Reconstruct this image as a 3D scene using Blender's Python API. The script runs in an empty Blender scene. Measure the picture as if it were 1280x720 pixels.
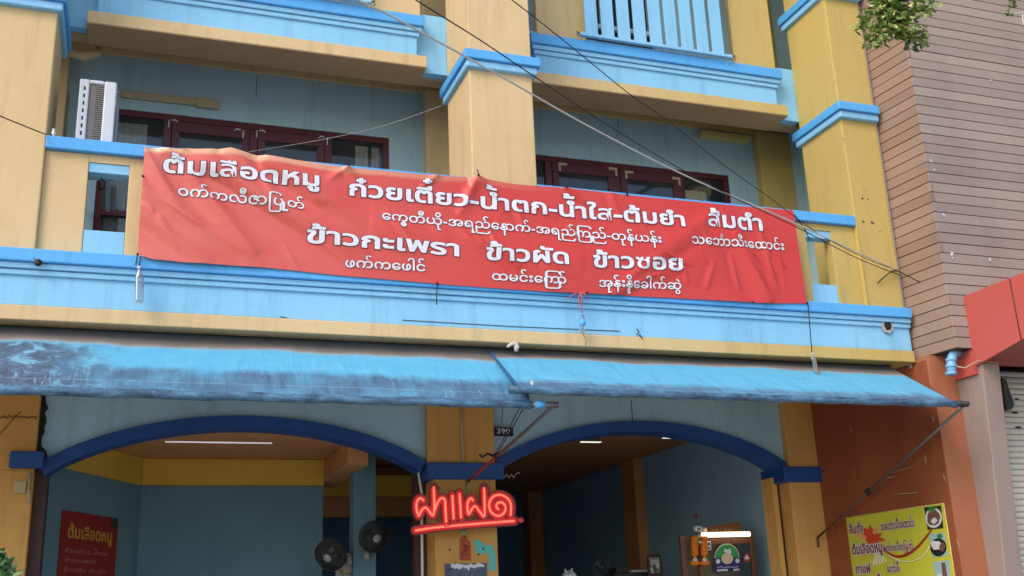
import bpy, bmesh, math, random
from mathutils import Vector, Matrix, Euler
R_ = random.Random(7)
sc = bpy.context.scene
C = sc.collection
# ---------------------------------------------------------------- scale of the place: plan units -> metres
S, EYE = 0.85, 1.6
def U(x, y, z): return Vector((x*S, y*S, z*S+EYE))
GZ = -EYE/S                      # ground in plan units

# ---------------------------------------------------------------- camera
RM = ((0.94254146, -0.33180873, -0.03896866), (0.06186142, 0.28795829, -0.95564281), (0.32831198, 0.89832232, 0.29193879))
F = 1339.4
cam = bpy.data.cameras.new('camera'); cam_o = bpy.data.objects.new('camera', cam); C.objects.link(cam_o)
cam.sensor_width = 36; cam.lens = F/1280*36; cam.clip_start = 0.05; cam.clip_end = 2000
xr, yr, zr = Vector(RM[0]), Vector(RM[1]), Vector(RM[2])
cam_o.matrix_world = Matrix.Translation((0, 0, EYE)) @ Matrix((( xr.x, -yr.x, -zr.x), (xr.y, -yr.y, -zr.y), (xr.z, -yr.z, -zr.z))).to_4x4()
sc.camera = cam_o
def ray(px, py):
    a, b = px-640, py-360
    return Vector(tuple(RM[0][i]*a+RM[1][i]*b+RM[2][i]*F for i in range(3)))
def onY(px, py, y): r = ray(px, py); return r*(y/r.y)
def onX(px, py, x): r = ray(px, py); return r*(x/r.x)
def onZ(px, py, z): r = ray(px, py); return r*(z/r.z)

# ---------------------------------------------------------------- sky, sun, exposure
w = bpy.data.worlds.new('World'); sc.world = w; w.use_nodes = True
nt = w.node_tree; bg = nt.nodes['Background']
sky = nt.nodes.new('ShaderNodeTexSky'); sky.sky_type = 'NISHITA'; sky.sun_disc = False
SUN_EL, SUN_AZ = math.radians(40), math.radians(234)      # azimuth clockwise from +Y
sky.sun_elevation = SUN_EL; sky.sun_rotation = SUN_AZ
sky.air_density = 1.0; sky.dust_density = 2.0; sky.ozone_density = 0.6
nt.links.new(sky.outputs[0], bg.inputs[0]); bg.inputs[1].default_value = 0.15
sd = bpy.data.lights.new('sun', 'SUN'); sd.energy = 0.85; sd.angle = math.radians(24); sd.color = (1, 0.93, 0.82)
so = bpy.data.objects.new('sun', sd); C.objects.link(so)
sv = Vector((math.sin(SUN_AZ)*math.cos(SUN_EL), math.cos(SUN_AZ)*math.cos(SUN_EL), math.sin(SUN_EL)))
so.rotation_euler = sv.to_track_quat('Z', 'Y').to_euler(); so.location = (0, -6, 14)
sc.view_settings.view_transform = 'Standard'; sc.view_settings.look = 'None'
sc.view_settings.exposure = 0.74; sc.view_settings.gamma = 1

# ---------------------------------------------------------------- materials
def lin(c):
    return tuple((v/255/12.92 if v/255 <= .04045 else ((v/255+.055)/1.055)**2.4) for v in c)
class NT:
    def __init__(s, name):
        s.m = bpy.data.materials.new(name); s.m.use_nodes = True
        s.t = s.m.node_tree; s.b = s.t.nodes['Principled BSDF']; s.out = s.t.nodes['Material Output']
    def n(s, typ, **k):
        n = s.t.nodes.new('ShaderNode'+typ)
        for a, v in k.items(): setattr(n, a, v)
        return n
    def l(s, a, b): s.t.links.new(a, b)
    def noise(s, vec, scale, detail=4, rough=.6, dist=0):
        n = s.n('TexNoise'); n.inputs['Scale'].default_value = scale; n.inputs['Detail'].default_value = detail
        n.inputs['Roughness'].default_value = rough; n.inputs['Distortion'].default_value = dist
        if vec is not None: s.l(vec, n.inputs['Vector'])
        return n.outputs[0]
    def map(s, vec, sc3):
        n = s.n('Mapping'); n.inputs['Scale'].default_value = sc3; s.l(vec, n.inputs['Vector']); return n.outputs[0]
    def ramp(s, fac, stops, interp='LINEAR'):
        n = s.n('ValToRGB'); r = n.color_ramp; r.interpolation = interp
        while len(r.elements) < len(stops): r.elements.new(.5)
        for e, (p, c) in zip(r.elements, stops):
            e.position = p; e.color = (*c, 1) if isinstance(c, tuple) else (c, c, c, 1)
        s.l(fac, n.inputs[0]); return n.outputs[0]
    def mix(s, fac, a, b, mode='MIX'):
        n = s.n('MixRGB', blend_type=mode)
        for i, v in ((0, fac), (1, a), (2, b)):
            if isinstance(v, (int, float)): n.inputs[i].default_value = v
            elif isinstance(v, tuple): n.inputs[i].default_value = (*v, 1)
            else: s.l(v, n.inputs[i])
        return n.outputs[0]
    def math(s, op, a, b=0.0, clamp=False):
        n = s.n('Math', operation=op, use_clamp=clamp)
        for i, v in ((0, a), (1, b)):
            if isinstance(v, (int, float)): n.inputs[i].default_value = v
            else: s.l(v, n.inputs[i])
        return n.outputs[0]
    def bump(s, h, strength=.2, dist=.01):
        n = s.n('Bump'); n.inputs['Strength'].default_value = strength; n.inputs['Distance'].default_value = dist
        s.l(h, n.inputs['Height']); s.l(n.outputs[0], s.b.inputs['Normal'])
    def pos(s): return s.n('NewGeometry').outputs['Position']
    def sep(s, v): n = s.n('SeparateXYZ'); s.l(v, n.inputs[0]); return n.outputs
    def uv(s): return s.n('TexCoord').outputs['UV']
    def rnd(s): return s.n('ObjectInfo').outputs['Random']
    def col(s, c): s.l(c, s.b.inputs['Base Color'])
    def rough(s, v): s.b.inputs['Roughness'].default_value = v

def plaster(name, c, c2=None, dirt=(92, 80, 66), streak=.30, spots=.3, rough=.82, row_tint=None, bump=.25):
    k = NT(name); p = k.pos(); c = lin(c)
    base = k.mix(k.ramp(k.noise(p, 1.1, 5, .6), [(.35, 0.), (.68, 1.)]), c, lin(c2) if c2 else tuple(v*.86 for v in c))
    if row_tint:                                   # second tint blended in towards one end of the row
        f = k.n('MapRange'); f.inputs[1].default_value = row_tint[1]*S; f.inputs[2].default_value = row_tint[2]*S
        k.l(k.sep(p)[0], f.inputs[0]); base = k.mix(k.math('MULTIPLY', f.outputs[0], 1.), base, k.mix(k.noise(p, 1.4), lin(row_tint[0]), tuple(v*.9 for v in lin(row_tint[0]))))
    base = k.mix(.5, base, k.mix(k.noise(p, 38, 3), (.42, .42, .42), (.58, .58, .58)), 'OVERLAY')
    st = k.ramp(k.noise(k.map(p, (5.5, 5.5, .45)), 1.6, 6, .65), [(.52, 0.), (.78, 1.)])
    base = k.mix(k.math('MULTIPLY', st, streak), base, lin(dirt))
    sp = k.ramp(k.noise(p, 9, 7, .7), [(.63, 0.), (.72, 1.)])
    base = k.mix(k.math('MULTIPLY', sp, spots), base, lin(dirt))
    k.col(base); k.rough(rough)
    k.bump(k.math('ADD', k.noise(p, 60, 4), k.math('MULTIPLY', k.noise(p, 4, 3), 1.5)), bump, .006)
    return k.m
def plain(name, c, rough=.6, metal=0, var=.15, bump=0, spec=None, scale=12):
    k = NT(name); p = k.pos(); c = lin(c)
    k.col(k.mix(k.noise(p, scale, 4), tuple(v*(1-var) for v in c), tuple(min(1, v*(1+var)) for v in c)))
    k.rough(rough); k.b.inputs['Metallic'].default_value = metal
    if spec is not None: k.b.inputs['Specular IOR Level'].default_value = spec
    if bump: k.bump(k.noise(p, scale*4, 4), bump, .004)
    return k.m
def emit(name, c, s, base=(255, 255, 255)):
    k = NT(name); k.b.inputs['Base Color'].default_value = (*lin(base), 1)
    k.b.inputs['Emission Color'].default_value = (*lin(c), 1); k.b.inputs['Emission Strength'].default_value = s
    return k.m
def glass(name, tint, refl=1.0, clear=.85):
    k = NT(name); k.t.nodes.remove(k.b)
    tr = k.n('BsdfTransparent'); tr.inputs[0].default_value = (*tint, 1)
    gl = k.n('BsdfGlossy'); gl.inputs['Roughness'].default_value = .05
    fr = k.n('Fresnel'); fr.inputs[0].default_value = 1.5
    di = k.n('BsdfDiffuse'); di.inputs[0].default_value = (.25, .28, .28, 1)
    m0 = k.n('MixShader'); m0.inputs[0].default_value = 1-clear; k.l(tr.outputs[0], m0.inputs[1]); k.l(di.outputs[0], m0.inputs[2])
    m = k.n('MixShader'); k.l(fr.outputs[0], m.inputs[0]); k.l(m0.outputs[0], m.inputs[1]); k.l(gl.outputs[0], m.inputs[2])
    k.l(m.outputs[0], k.out.inputs[0]); return k.m

YEL = plaster('ochre_paint', (218, 190, 145), (211, 181, 132), row_tint=((200, 174, 100), 4.3, 8.0), dirt=(122, 100, 66), streak=.30, spots=.28)
YELLOW_LOW = plaster('orange_ochre_paint', (208, 162, 92), (194, 144, 74), dirt=(80, 55, 35), streak=.3, spots=.35)
BLUE_BAND = plaster('strong_blue_paint', (92, 176, 238), (82, 166, 230), dirt=(60, 90, 110), streak=.25, spots=.12, rough=.6)
BLUE = plaster('pale_blue_paint', (142, 202, 238), (132, 194, 232), dirt=(80, 110, 125), streak=.3, spots=.18, rough=.7)
WALLBLUE = plaster('grey_blue_wall_paint', (168, 198, 208), (158, 188, 200), dirt=(70, 92, 96), streak=.3, spots=.1)
SPAN = plaster('grey_blue_spandrel_paint', (164, 202, 222), (154, 192, 212), dirt=(70, 80, 82), streak=.25, spots=.25)
NAVY = plaster('navy_paint', (22, 76, 150), (18, 66, 134), dirt=(16, 30, 60), streak=.3, spots=.2, rough=.5)
CEIL = plaster('brown_orange_ceiling_paint', (208, 150, 100), (194, 136, 86), dirt=(80, 50, 30), streak=.1, spots=.2)
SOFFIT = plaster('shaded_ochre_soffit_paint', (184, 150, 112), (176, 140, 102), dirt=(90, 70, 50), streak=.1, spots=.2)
INBLUE = plaster('interior_blue_paint', (100, 138, 152), (92, 128, 144), dirt=(60, 80, 90), streak=.15, spots=.1)
LININGBLUE = plaster('lining_blue_paint', (160, 200, 226), (148, 190, 218), dirt=(80, 100, 120), streak=.15, spots=.1)
DEEPBLUE = plaster('interior_dark_blue_paint', (96, 138, 182), (84, 124, 168), dirt=(30, 40, 60), streak=.15, spots=.1)
INYEL = plaster('interior_yellow_paint', (216, 180, 70), (206, 168, 62), dirt=(90, 70, 40), streak=.1, spots=.1)
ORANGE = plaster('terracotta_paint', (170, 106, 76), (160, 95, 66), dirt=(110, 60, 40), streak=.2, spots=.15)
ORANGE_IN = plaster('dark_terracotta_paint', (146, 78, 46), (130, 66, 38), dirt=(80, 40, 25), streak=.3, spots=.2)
MAUVE = plaster('grey_mauve_paint', (154, 136, 130), (144, 126, 121), dirt=(100, 86, 80), streak=.35, spots=.2)
CONC = plaster('bare_concrete', (176, 172, 164), (160, 157, 150), dirt=(80, 78, 74), spots=.4)
MAROON = plain('maroon_window_paint', (86, 28, 34), .35, var=.2, scale=5)
WHITE = plain('white_enamel', (204, 208, 214), .4, var=.04)
GREYPL = plain('grey_plastic', (150, 152, 150), .5)
DARK = plain('dark_grey_metal', (48, 50, 52), .5)
BLACK = plain('black_rubber', (22, 22, 24), .6)
STEEL = plain('worn_steel', (120, 122, 124), .45, .6, .25)
REDMETAL = plain('red_painted_pipe', (150, 44, 34), .45)
CABLE = plain('pale_grey_cable', (196, 192, 184), .5)
CREAMTRUNK = plain('cream_plastic_trunking', (176, 160, 128), .6)
WOOD = plain('brown_varnished_wood', (110, 74, 50), .45, var=.3)
PIPEBLUE = plain('blue_upvc_pipe', (120, 176, 214), .35, var=.06)
CURTAIN = plain('beige_curtain_cloth', (214, 202, 178), .9, var=.15)
CURTAIN_W = plain('pale_curtain_cloth', (222, 226, 226), .9, var=.1)
GLASS = glass('dark_window_glass', (.84, .88, .9), clear=.95)
CLEAR = glass('clear_glass', (.92, .96, .96), clear=.95)
BOTTLE = glass('clear_bottle_plastic', (.86, .93, .95), clear=.72)

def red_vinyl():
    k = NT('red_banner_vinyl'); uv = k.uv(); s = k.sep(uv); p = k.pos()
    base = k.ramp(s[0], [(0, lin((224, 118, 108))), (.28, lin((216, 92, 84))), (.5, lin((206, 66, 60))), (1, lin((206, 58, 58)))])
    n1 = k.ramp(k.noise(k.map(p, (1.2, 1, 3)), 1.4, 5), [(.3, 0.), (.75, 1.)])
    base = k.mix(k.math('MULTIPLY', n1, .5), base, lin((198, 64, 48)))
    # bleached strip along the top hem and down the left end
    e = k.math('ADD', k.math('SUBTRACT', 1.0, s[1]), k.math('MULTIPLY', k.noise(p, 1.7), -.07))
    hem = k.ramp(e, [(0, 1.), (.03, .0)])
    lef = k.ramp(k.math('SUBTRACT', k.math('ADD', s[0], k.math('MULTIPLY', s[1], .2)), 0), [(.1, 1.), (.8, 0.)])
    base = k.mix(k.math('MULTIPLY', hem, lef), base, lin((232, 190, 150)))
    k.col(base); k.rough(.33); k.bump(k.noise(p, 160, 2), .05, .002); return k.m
VINYL = red_vinyl()
LETTER = plain('white_print', (226, 228, 236), .4, var=.05, scale=6)
LETTERDARK = plain('plum_print_outline', (122, 44, 66), .4, var=.05)

def awning_mat(name, dark_from, dirty_left):
    k = NT(name); uv = k.uv(); s = k.sep(uv)
    wob = k.math('MULTIPLY', k.math('SUBTRACT', k.noise(k.map(uv, (1.3, 1, 1)), 1.0, 5, .55), .5), .22)
    v = k.math('ADD', s[1], wob)
    blue = k.mix(k.noise(k.map(uv, (2, 3, 1)), 2, 5), lin((72, 164, 206)), lin((112, 190, 222)))
    # dust caught along the top; dark blue at the very edge is painted shadow
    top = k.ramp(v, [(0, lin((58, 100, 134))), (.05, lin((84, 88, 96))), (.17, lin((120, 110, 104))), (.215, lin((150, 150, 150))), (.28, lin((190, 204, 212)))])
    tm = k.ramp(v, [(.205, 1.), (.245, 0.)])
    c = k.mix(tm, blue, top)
    rust = k.ramp(k.noise(k.map(uv, (.8, 2.4, 1)), 1.6, 3), [(.66, 0.), (.76, 1.)])
    c = k.mix(k.math('MULTIPLY', rust, .55), c, lin((126, 122, 84)))
    # grime towards the roller, in streaks
    v2 = k.math('ADD', s[1], k.math('MULTIPLY', k.math('SUBTRACT', k.noise(k.map(uv, (2.2, .7, 1)), 1.5, 6, .6), .5), .26))
    dm = k.ramp(v2, [(dark_from-.06, 0.), (dark_from+.045, 1.)])
    slate = k.mix(k.noise(k.map(uv, (9, 2, 1)), 2, 6, .7), lin((60, 84, 114)), lin((92, 130, 162)))
    wk = k.ramp(k.noise(k.map(uv, (1.1, 1.5, 1)), 1.7, 5, .6), [(.35, .45), (.55, .97)]); c = k.mix(k.math('MULTIPLY', dm, wk), c, slate)
    if dirty_left:
        dl = k.ramp(k.math('ADD', s[0], k.math('MULTIPLY', k.noise(k.map(uv, (1.2, 2, 1)), 1.8, 6, .7), 1.8)), [(.2, 1.), (.75, 0.)])
        patch = k.ramp(k.noise(k.map(uv, (2.3, 3, 1)), 2.2, 7, .7, .8), [(.40, lin((70, 72, 88))), (.53, lin((90, 106, 128))), (.60, lin((124, 178, 204)))])
        tmask = k.ramp(v, [(.22, 0.), (.26, 1.)])
        c = k.mix(k.math('MULTIPLY', k.math('MULTIPLY', dl, tmask), .9), c, patch)
    scr = k.ramp(k.noise(k.map(uv, (13, 1.4, 1)), 1.5, 6, .7, 2.2), [(.585, 0.), (.605, 1.), (.63, 1.), (.66, 0.)])
    zone = k.ramp(k.noise(k.map(uv, (.9, .4, 1)), 1.3, 2), [(.5, .15), (.6, 1.)])
    c = k.mix(k.math('MULTIPLY', k.math('MULTIPLY', scr, dm), k.math('MULTIPLY', zone, .8)), c, lin((150, 186, 208)))
    drk = k.ramp(k.noise(k.map(uv, (9, .8, 1)), 1.2, 5, .7), [(.5, 0.), (.7, 1.)])
    c = k.mix(k.math('MULTIPLY', drk, k.math('MULTIPLY', dm, .45)), c, lin((46, 58, 78)))
    seam = k.ramp(k.math('ABSOLUTE', k.math('SUBTRACT', k.math('ADD', s[1], k.math('MULTIPLY', k.noise(k.map(uv, (1, 0, 1)), 2), .02)), .825)), [(.004, 1.), (.009, 0.)])
    c = k.mix(k.math('MULTIPLY', seam, k.math('MULTIPLY', k.noise(k.map(uv, (3, 1, 1)), 2), .9)), c, lin((136, 166, 190)))
    k.col(c); k.rough(.5)
    k.bump(k.math('ADD', k.math('MULTIPLY', k.noise(k.map(uv, (5, 1.2, 1)), 2, 6, .7), 2.0), k.noise(uv, 60, 3)), .35, .012); return k.m
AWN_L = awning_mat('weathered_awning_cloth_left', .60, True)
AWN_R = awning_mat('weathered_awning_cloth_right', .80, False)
def roller_mat():
    k = NT('grimy_blue_roller'); p = k.pos()
    c = k.ramp(k.noise(k.map(p, (3, 8, 8)), 2.2, 6, .7), [(.32, lin((44, 62, 82))), (.5, lin((70, 106, 136))), (.66, lin((92, 138, 170))), (.76, lin((56, 74, 90)))])
    k.col(c); k.rough(.5); k.bump(k.noise(k.map(p, (18, 5, 5)), 2, 4), .5, .01); return k.m
ROLLER = roller_mat()
def cladding(name, a, b):
    k = NT(name); p = k.pos(); r = k.rnd()
    c = k.mix(r, lin(a), lin(b)); c = k.mix(k.math('MULTIPLY', k.ramp(k.math('FRACT', k.math('MULTIPLY', r, 7.3)), [(.8, 0.), (1., 1.)]), .25), c, lin((128, 108, 102)))
    c = k.mix(.55, c, k.mix(k.noise(p, 120, 3, .8), (.34, .34, .34), (.66, .66, .66)), 'OVERLAY')
    c = k.mix(k.math('MULTIPLY', k.ramp(k.noise(k.map(p, (2, 2, .5)), 1.3, 5), [(.45, 0.), (.75, 1.)]), .22), c, lin((110, 96, 92)))
    k.col(c); k.rough(.75); k.bump(k.noise(k.map(p, (14, 14, 90)), 1, 4), .25, .003); return k.m
CLAD_FRONT = cladding('mauve_board', (166, 150, 141), (154, 138, 130))
CLAD_SIDE = cladding('brown_board', (160, 132, 114), (146, 118, 102))
REDPANEL = plain('red_aluminium_panel', (192, 88, 80), .35, var=.05, scale=2)
SHUTTER = plain('cream_shutter_slat', (212, 210, 200), .5, var=.08)

# ---------------------------------------------------------------- object helpers
def link(o, parent=None): C.objects.link(o); o.parent = parent; return o
def wpos(o):
    v = Vector((0, 0, 0))
    while o is not None: v += o.location; o = o.parent
    return v
def tag(o, label=None, cat=None, group=None, kind=None):
    if label: o['label'] = label
    if cat: o['category'] = cat
    if group: o['group'] = group
    if kind: o['kind'] = kind
    return o
def thing(name, base, label, cat, group=None):
    o = bpy.data.objects.new(name, None); o.empty_display_size = .1; link(o); o.location = U(*base)
    return tag(o, label, cat, group)
class MB:
    def __init__(s): s.v = []; s.f = []; s.m = []; s.uv = []; s.sm = []
    def add(s, vs, fs, mi=0, uvs=None, smooth=False):
        o = len(s.v); s.v += [tuple(v) for v in vs]
        for f in fs:
            s.f.append(tuple(o+i for i in f)); s.m.append(mi); s.sm.append(smooth)
            s.uv.append([uvs[i] for i in f] if uvs else [(0, 0)]*len(f))
        return s
    def box(s, x0, x1, y0, y1, z0, z1, mi=0):
        return s.add([(x, y, z) for z in (z0, z1) for x, y in ((x0, y0), (x1, y0), (x1, y1), (x0, y1))],
              [(0, 3, 2, 1), (4, 5, 6, 7), (0, 1, 5, 4), (1, 2, 6, 5), (2, 3, 7, 6), (3, 0, 4, 7)], mi)
    def prism(s, pts, d, mi=0):                # polygon (list of 3D points) pushed along d
        n = len(pts); d = Vector(d); P = [Vector(p) for p in pts]
        return s.add(P+[p+d for p in P], [tuple(range(n)), tuple(range(2*n-1, n-1, -1))]+[(i, i+n, (i+1) % n+n, (i+1) % n) for i in range(n)], mi)
    def tube(s, pts, r, seg=8, mi=0, caps=True):
        P = [Vector(p) for p in pts]; n = len(P); vs = []; fs = []
        rr = r if isinstance(r, (list, tuple)) else [r]*n; up = None
        for i in range(n):
            t = (P[min(i+1, n-1)]-P[max(i-1, 0)]).normalized()
            if up is None: up = Vector((0, 0, 1)) if abs(t.z) < .9 else Vector((1, 0, 0))
            a = t.cross(up).normalized(); b = a.cross(t).normalized(); up = b
            for k in range(seg):
                th = 2*math.pi*k/seg; vs.append(P[i]+(a*math.cos(th)+b*math.sin(th))*rr[i])
        for i in range(n-1):
            for k in range(seg):
                q = (k+1) % seg; fs.append((i*seg+k, i*seg+q, (i+1)*seg+q, (i+1)*seg+k))
        if caps: fs += [tuple(range(seg-1, -1, -1)), tuple((n-1)*seg+k for k in range(seg))]
        return s.add(vs, fs, mi, smooth=True)
    def lathe(s, prof, c, seg=16, mi=0, axis='z'):
        vs = []; fs = []; n = len(prof)
        for r, h in prof:
            for k in range(seg):
                th = 2*math.pi*k/seg; a, b = r*math.cos(th), r*math.sin(th)
                vs.append(Vector(c)+(Vector((a, b, h)) if axis == 'z' else Vector((a, -h, b)) if axis == 'y' else Vector((h, a, b))))
        for i in range(n-1):
            for k in range(seg):
                q = (k+1) % seg; fs.append((i*seg+k, i*seg+q, (i+1)*seg+q, (i+1)*seg+k))
        fs += [tuple(range(seg-1, -1, -1)), tuple((n-1)*seg+k for k in range(seg))]
        return s.add(vs, fs, mi, smooth=True)
    def grid(s, f, nu, nv, mi=0, smooth=True):
        vs = []; uvs = []
        for j in range(nv+1):
            for i in range(nu+1):
                p, q = f(i/nu, j/nv); vs.append(p); uvs.append(q)
        fs = [(j*(nu+1)+i, j*(nu+1)+i+1, (j+1)*(nu+1)+i+1, (j+1)*(nu+1)+i) for j in range(nv) for i in range(nu)]
        return s.add(vs, fs, mi, uvs, smooth)
    def build(s, name, mats, parent=None, bevel=0, kind=None, label=None, solid=0):
        if not isinstance(mats, (list, tuple)): mats = [mats]
        off = wpos(parent) if parent else Vector((0, 0, 0))
        me = bpy.data.meshes.new(name); me.from_pydata([U(*v)-off for v in s.v], [], s.f)
        for m in mats: me.materials.append(m)
        me.polygons.foreach_set('material_index', s.m); me.polygons.foreach_set('use_smooth', s.sm)
        ul = me.uv_layers.new(name='UVMap'); k = 0
        for q in s.uv:
            for a in q: ul.data[k].uv = a; k += 1
        me.update()
        o = bpy.data.objects.new(name, me); link(o, parent)
        if solid:
            md = o.modifiers.new('thickness', 'SOLIDIFY'); md.thickness = solid
        if bevel:
            md = o.modifiers.new('bevel', 'BEVEL'); md.width = bevel; md.segments = 2; md.limit_method = 'ANGLE'
        return tag(o, label, None, None, kind)
def bx(name, mat, parent, x0, x1, y0, y1, z0, z1, bevel=.006, **k):
    return MB().box(x0, x1, y0, y1, z0, z1).build(name, mat, parent, bevel, **k)
def dup(o, loc=None, parent=None):
    c = o.copy(); C.objects.link(c)
    if parent is not None: c.parent = parent
    if loc is not None: c.location = loc
    for ch in list(o.children):
        dup(ch, None, c)
    return c

# ================================================================ THE SETTING
g = MB().grid(lambda u, v: ((-600+1200*u, -600+1200*v, GZ), (u, v)), 4, 4); tag(g.build('ground', CONC), kind='structure')
ROAD = plain('concrete_road', (168, 164, 156), .9, var=.2, bump=.3, scale=20)
g = MB().box(-300, 300, -9, 2.6, GZ-.5, GZ+.005); tag(g.build('road', ROAD), kind='structure')
g = MB().box(-300, 300, 2.6, 11.8, GZ-.4, GZ+.15); tag(g.build('pavement', CONC, bevel=.01), kind='structure')

# ================================================================ BLUE AND OCHRE SHOPHOUSE
shop = thing('shophouse', (3.6, 12, GZ), 'ochre and pale blue shophouse with open arched ground floor and balconies', 'building')
XW = 8.62
# ---- upper pillars with their moulded caps
def pillar(x0, x1, z0, z1, caps, xr=None):
    p = bx('pillar', YEL, shop, x0, x1, 10.0, 10.85, z0, z1, .012)
    for zt in caps:
        b = MB(); xe = (xr if xr else x1+.075)
        b.box(x0-.075, xe, 9.90, 10.93, zt-.11, zt)
        b.build('cap_band', BLUE_BAND, p, .008)
        b = MB(); b.box(x0-.045, xe-(0 if xr else .03), 9.935, 10.91, zt-.2, zt-.113)
        b.build('cap_moulding', BLUE, p, .012)
    return p
pillar(-1.64, -.90, 3.288, 10.2, (5.935, 7.66))
pillar(3.26, 3.995, 3.288, 10.2, (5.935, 7.66))
pillar(8.09, XW, 3.288, 10.2, (5.935, 7.66), XW)
pillar(-6.54, -5.80, 3.288, 10.2, (5.935,))
bx('edge_strip', CONC, shop, XW+.002, XW+.03, 10.02, 10.9, 2.6, 10.2, 0)
# ---- first-floor slab with stepped mouldings
sl = bx('balcony_slab', BLUE, shop, -6.6, XW, 9.965, 12.2, 2.782, 3.286, .008)
bx('upper_band', BLUE_BAND, sl, -6.6, XW+.004, 9.88, 9.964, 3.168, 3.290, .010)
bx('moulding', BLUE, sl, -6.6, XW+.003, 9.915, 9.9642, 3.112, 3.166, .008)
bx('moulding', BLUE, sl, -6.6, XW+.002, 9.938, 9.9644, 3.056, 3.107, .008)
bx('soffit_beam', YEL, shop, -6.6, XW, 9.94, 12.2, 2.645, 2.780, .008)
# broken plaster hole near the right end
def blob(cx, cz, rx, rz, y, n=14, seed=1):
    r = random.Random(seed)
    return [(cx+rx*math.cos(t)*r.uniform(.8, 1.15), y, cz+rz*math.sin(t)*r.uniform(.8, 1.15)) for t in [2*math.pi*i/n for i in range(n)]]
hp = onY(1108, 409, 9.96)
MB().prism(blob(hp.x, hp.z, .075, .085, 9.9345, seed=3), (0, .02, 0)).build('plaster_rim', CONC, sl)
MB().prism(blob(hp.x, hp.z+.008, .052, .058, 9.931, seed=5), (0, .02, 0)).build('broken_hole', BLACK, sl)
MB().tube([onY(350, 396, 9.955), onY(358, 397, 9.955)], .004, 5).build('nail', BLACK, sl)
b = MB(); b.tube([onY(503, 400, 9.96), onY(640, 408, 9.96), onY(775, 414, 9.96)], .0035, 5).build('thin_wire', DARK, sl)
# ---- balcony parapet of each bay, with its slot openings
def parapet(x0, x1, slots):
    par = bx('parapet', YEL, shop, x0, slots[0][0], 10.05, 10.2, 3.29, 4.32, .006) if slots[0][0]-x0 > .02 else None
    xs = [x0]+[v for s in slots for v in s]+[x1]
    root = par
    for i in range(0, len(xs), 2):
        if i == 0 and par: continue
        q = bx('parapet', YEL, shop, xs[i], xs[i+1], 10.05, 10.2, 3.29, 4.32, .006)
        root = root or q
    for a, c in slots:
        bx('parapet_head', YEL, shop, a+.001, c-.001, 10.05, 10.2, 4.24, 4.319, 0)
        bx('slot_head', BLUE, shop, a+.001, c-.001, 10.062, 10.2, 4.143, 4.239, .004)
        bx('slot_block', BLUE, shop, a+.001, c-.001, 10.058, 10.2, 3.29, 3.565, .006)
    bx('parapet_rail', BLUE_BAND, shop, x0+.001, x1-.001, 9.99, 10.24, 4.322, 4.445, .008)
parapet(-.90, 3.26, [(-.515, -.152)])
parapet(3.995, 8.09, [(7.395, 7.75)])
parapet(-5.80, -1.64, [(-2.4, -2.04)])
bx('corner_bead', YEL, shop, 8.084, 8.10, 9.985, 10.0, 3.29, 4.32, .003)
# ---- first-floor back wall, with the window openings left free
WB = 11.95; WT = 5.735; WZ0 = 3.30
wins = [(-.52, 2.82), (4.42, 7.64), (-5.4, -2.0)]
xs = sorted([-6.6, XW]+[v for a in wins for v in a])
for i in range(0, len(xs), 2): bx('wall', WALLBLUE, shop, xs[i], xs[i+1], WB, 12.15, 3.29, WT, 0)
bx('wall', WALLBLUE, shop, -6.6, XW, WB, 12.15, WT+.001, 6.40, 0)
bx('wall_beam', YEL, shop, -6.6, XW, WB-.03, 12.15, 6.402, 6.62, .006)
for x0, x1 in ((3.26, 3.995), (8.09, XW-.01), (-1.64, -.9)): bx('rear_post', YEL, shop, x0, x1, 11.80, WB-.002, 3.29, 6.40, .008)
bx('ceiling', CEIL, shop, -6.6, XW, 10.86, 12.2, 6.625, 6.70, 0)
bx('side_wall', WALLBLUE, shop, XW-.012, XW+.1, 10.86, 17.5, 3.29, 10.2, 0)
bx('rear_wall', CONC, shop, -6.6, XW+.1, 24.0, 24.2, GZ, 10.2, 0)
bx('far_side_wall', CONC, shop, -6.8, -6.605, 10.9, 24.0, GZ, 10.2, 0)
bx('roof', CONC, shop, -6.9, XW+.1, 9.7, 24.2, 10.2, 10.45, .01)
bx('room_floor', CONC, shop, -6.6, XW-.02, 12.2, 24.0, 2.95, 3.28, 0)
bx('room_back_wall', DEEPBLUE, shop, -6.6, XW-.02, 15.0, 15.1, 3.29, 6.62, 0)
# ---- second-floor balcony slabs
beam = bx('beam', BLUE, shop, -.899, 3.259, 10.83, 10.95, 6.082, 6.85, .004)
bx('beam', BLUE, shop, 3.996, 8.089, 10.83, 10.95, 6.082, 6.85, .004)
def upslab(x0, x1):
    s = bx('upper_slab', BLUE, shop, x0+.09, x1-.095, 10.725, 10.829, 6.205, 6.72, .006)
    bx('upper_band', BLUE_BAND, s, x0+.02, x1-.02, 10.65, 10.724, 6.585, 6.722, .010)
    bx('upper_band', BLUE_BAND, s, x0+.02, x1-.02, 10.7242, 10.828, 6.722, 6.73, 0)
    bx('moulding', BLUE, s, x0+.045, x1-.045, 10.68, 10.7242, 6.525, 6.583, .008)
    bx('moulding', BLUE, s, x0+.07, x1-.07, 10.70, 10.7244, 6.465, 6.52, .008)
    bx('soffit_beam', YEL, s, x0, x1, 10.66, 11.12, 6.06, 6.203, .006)
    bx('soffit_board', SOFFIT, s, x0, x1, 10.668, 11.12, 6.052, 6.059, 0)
    return s
upslab(-.68, 2.965); upslab(4.25, 7.81); upslab(-5.6, -1.9)
# soffit strips at the ends of the slabs, back to the pillars
for a, c in ((-.90, -.681), (2.966, 3.26), (3.995, 4.249), (7.811, XW-.013)):
    bx('soffit_strip', SOFFIT, shop, a, c, 10.951, 11.12, 6.062, 6.2, 0)
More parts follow.
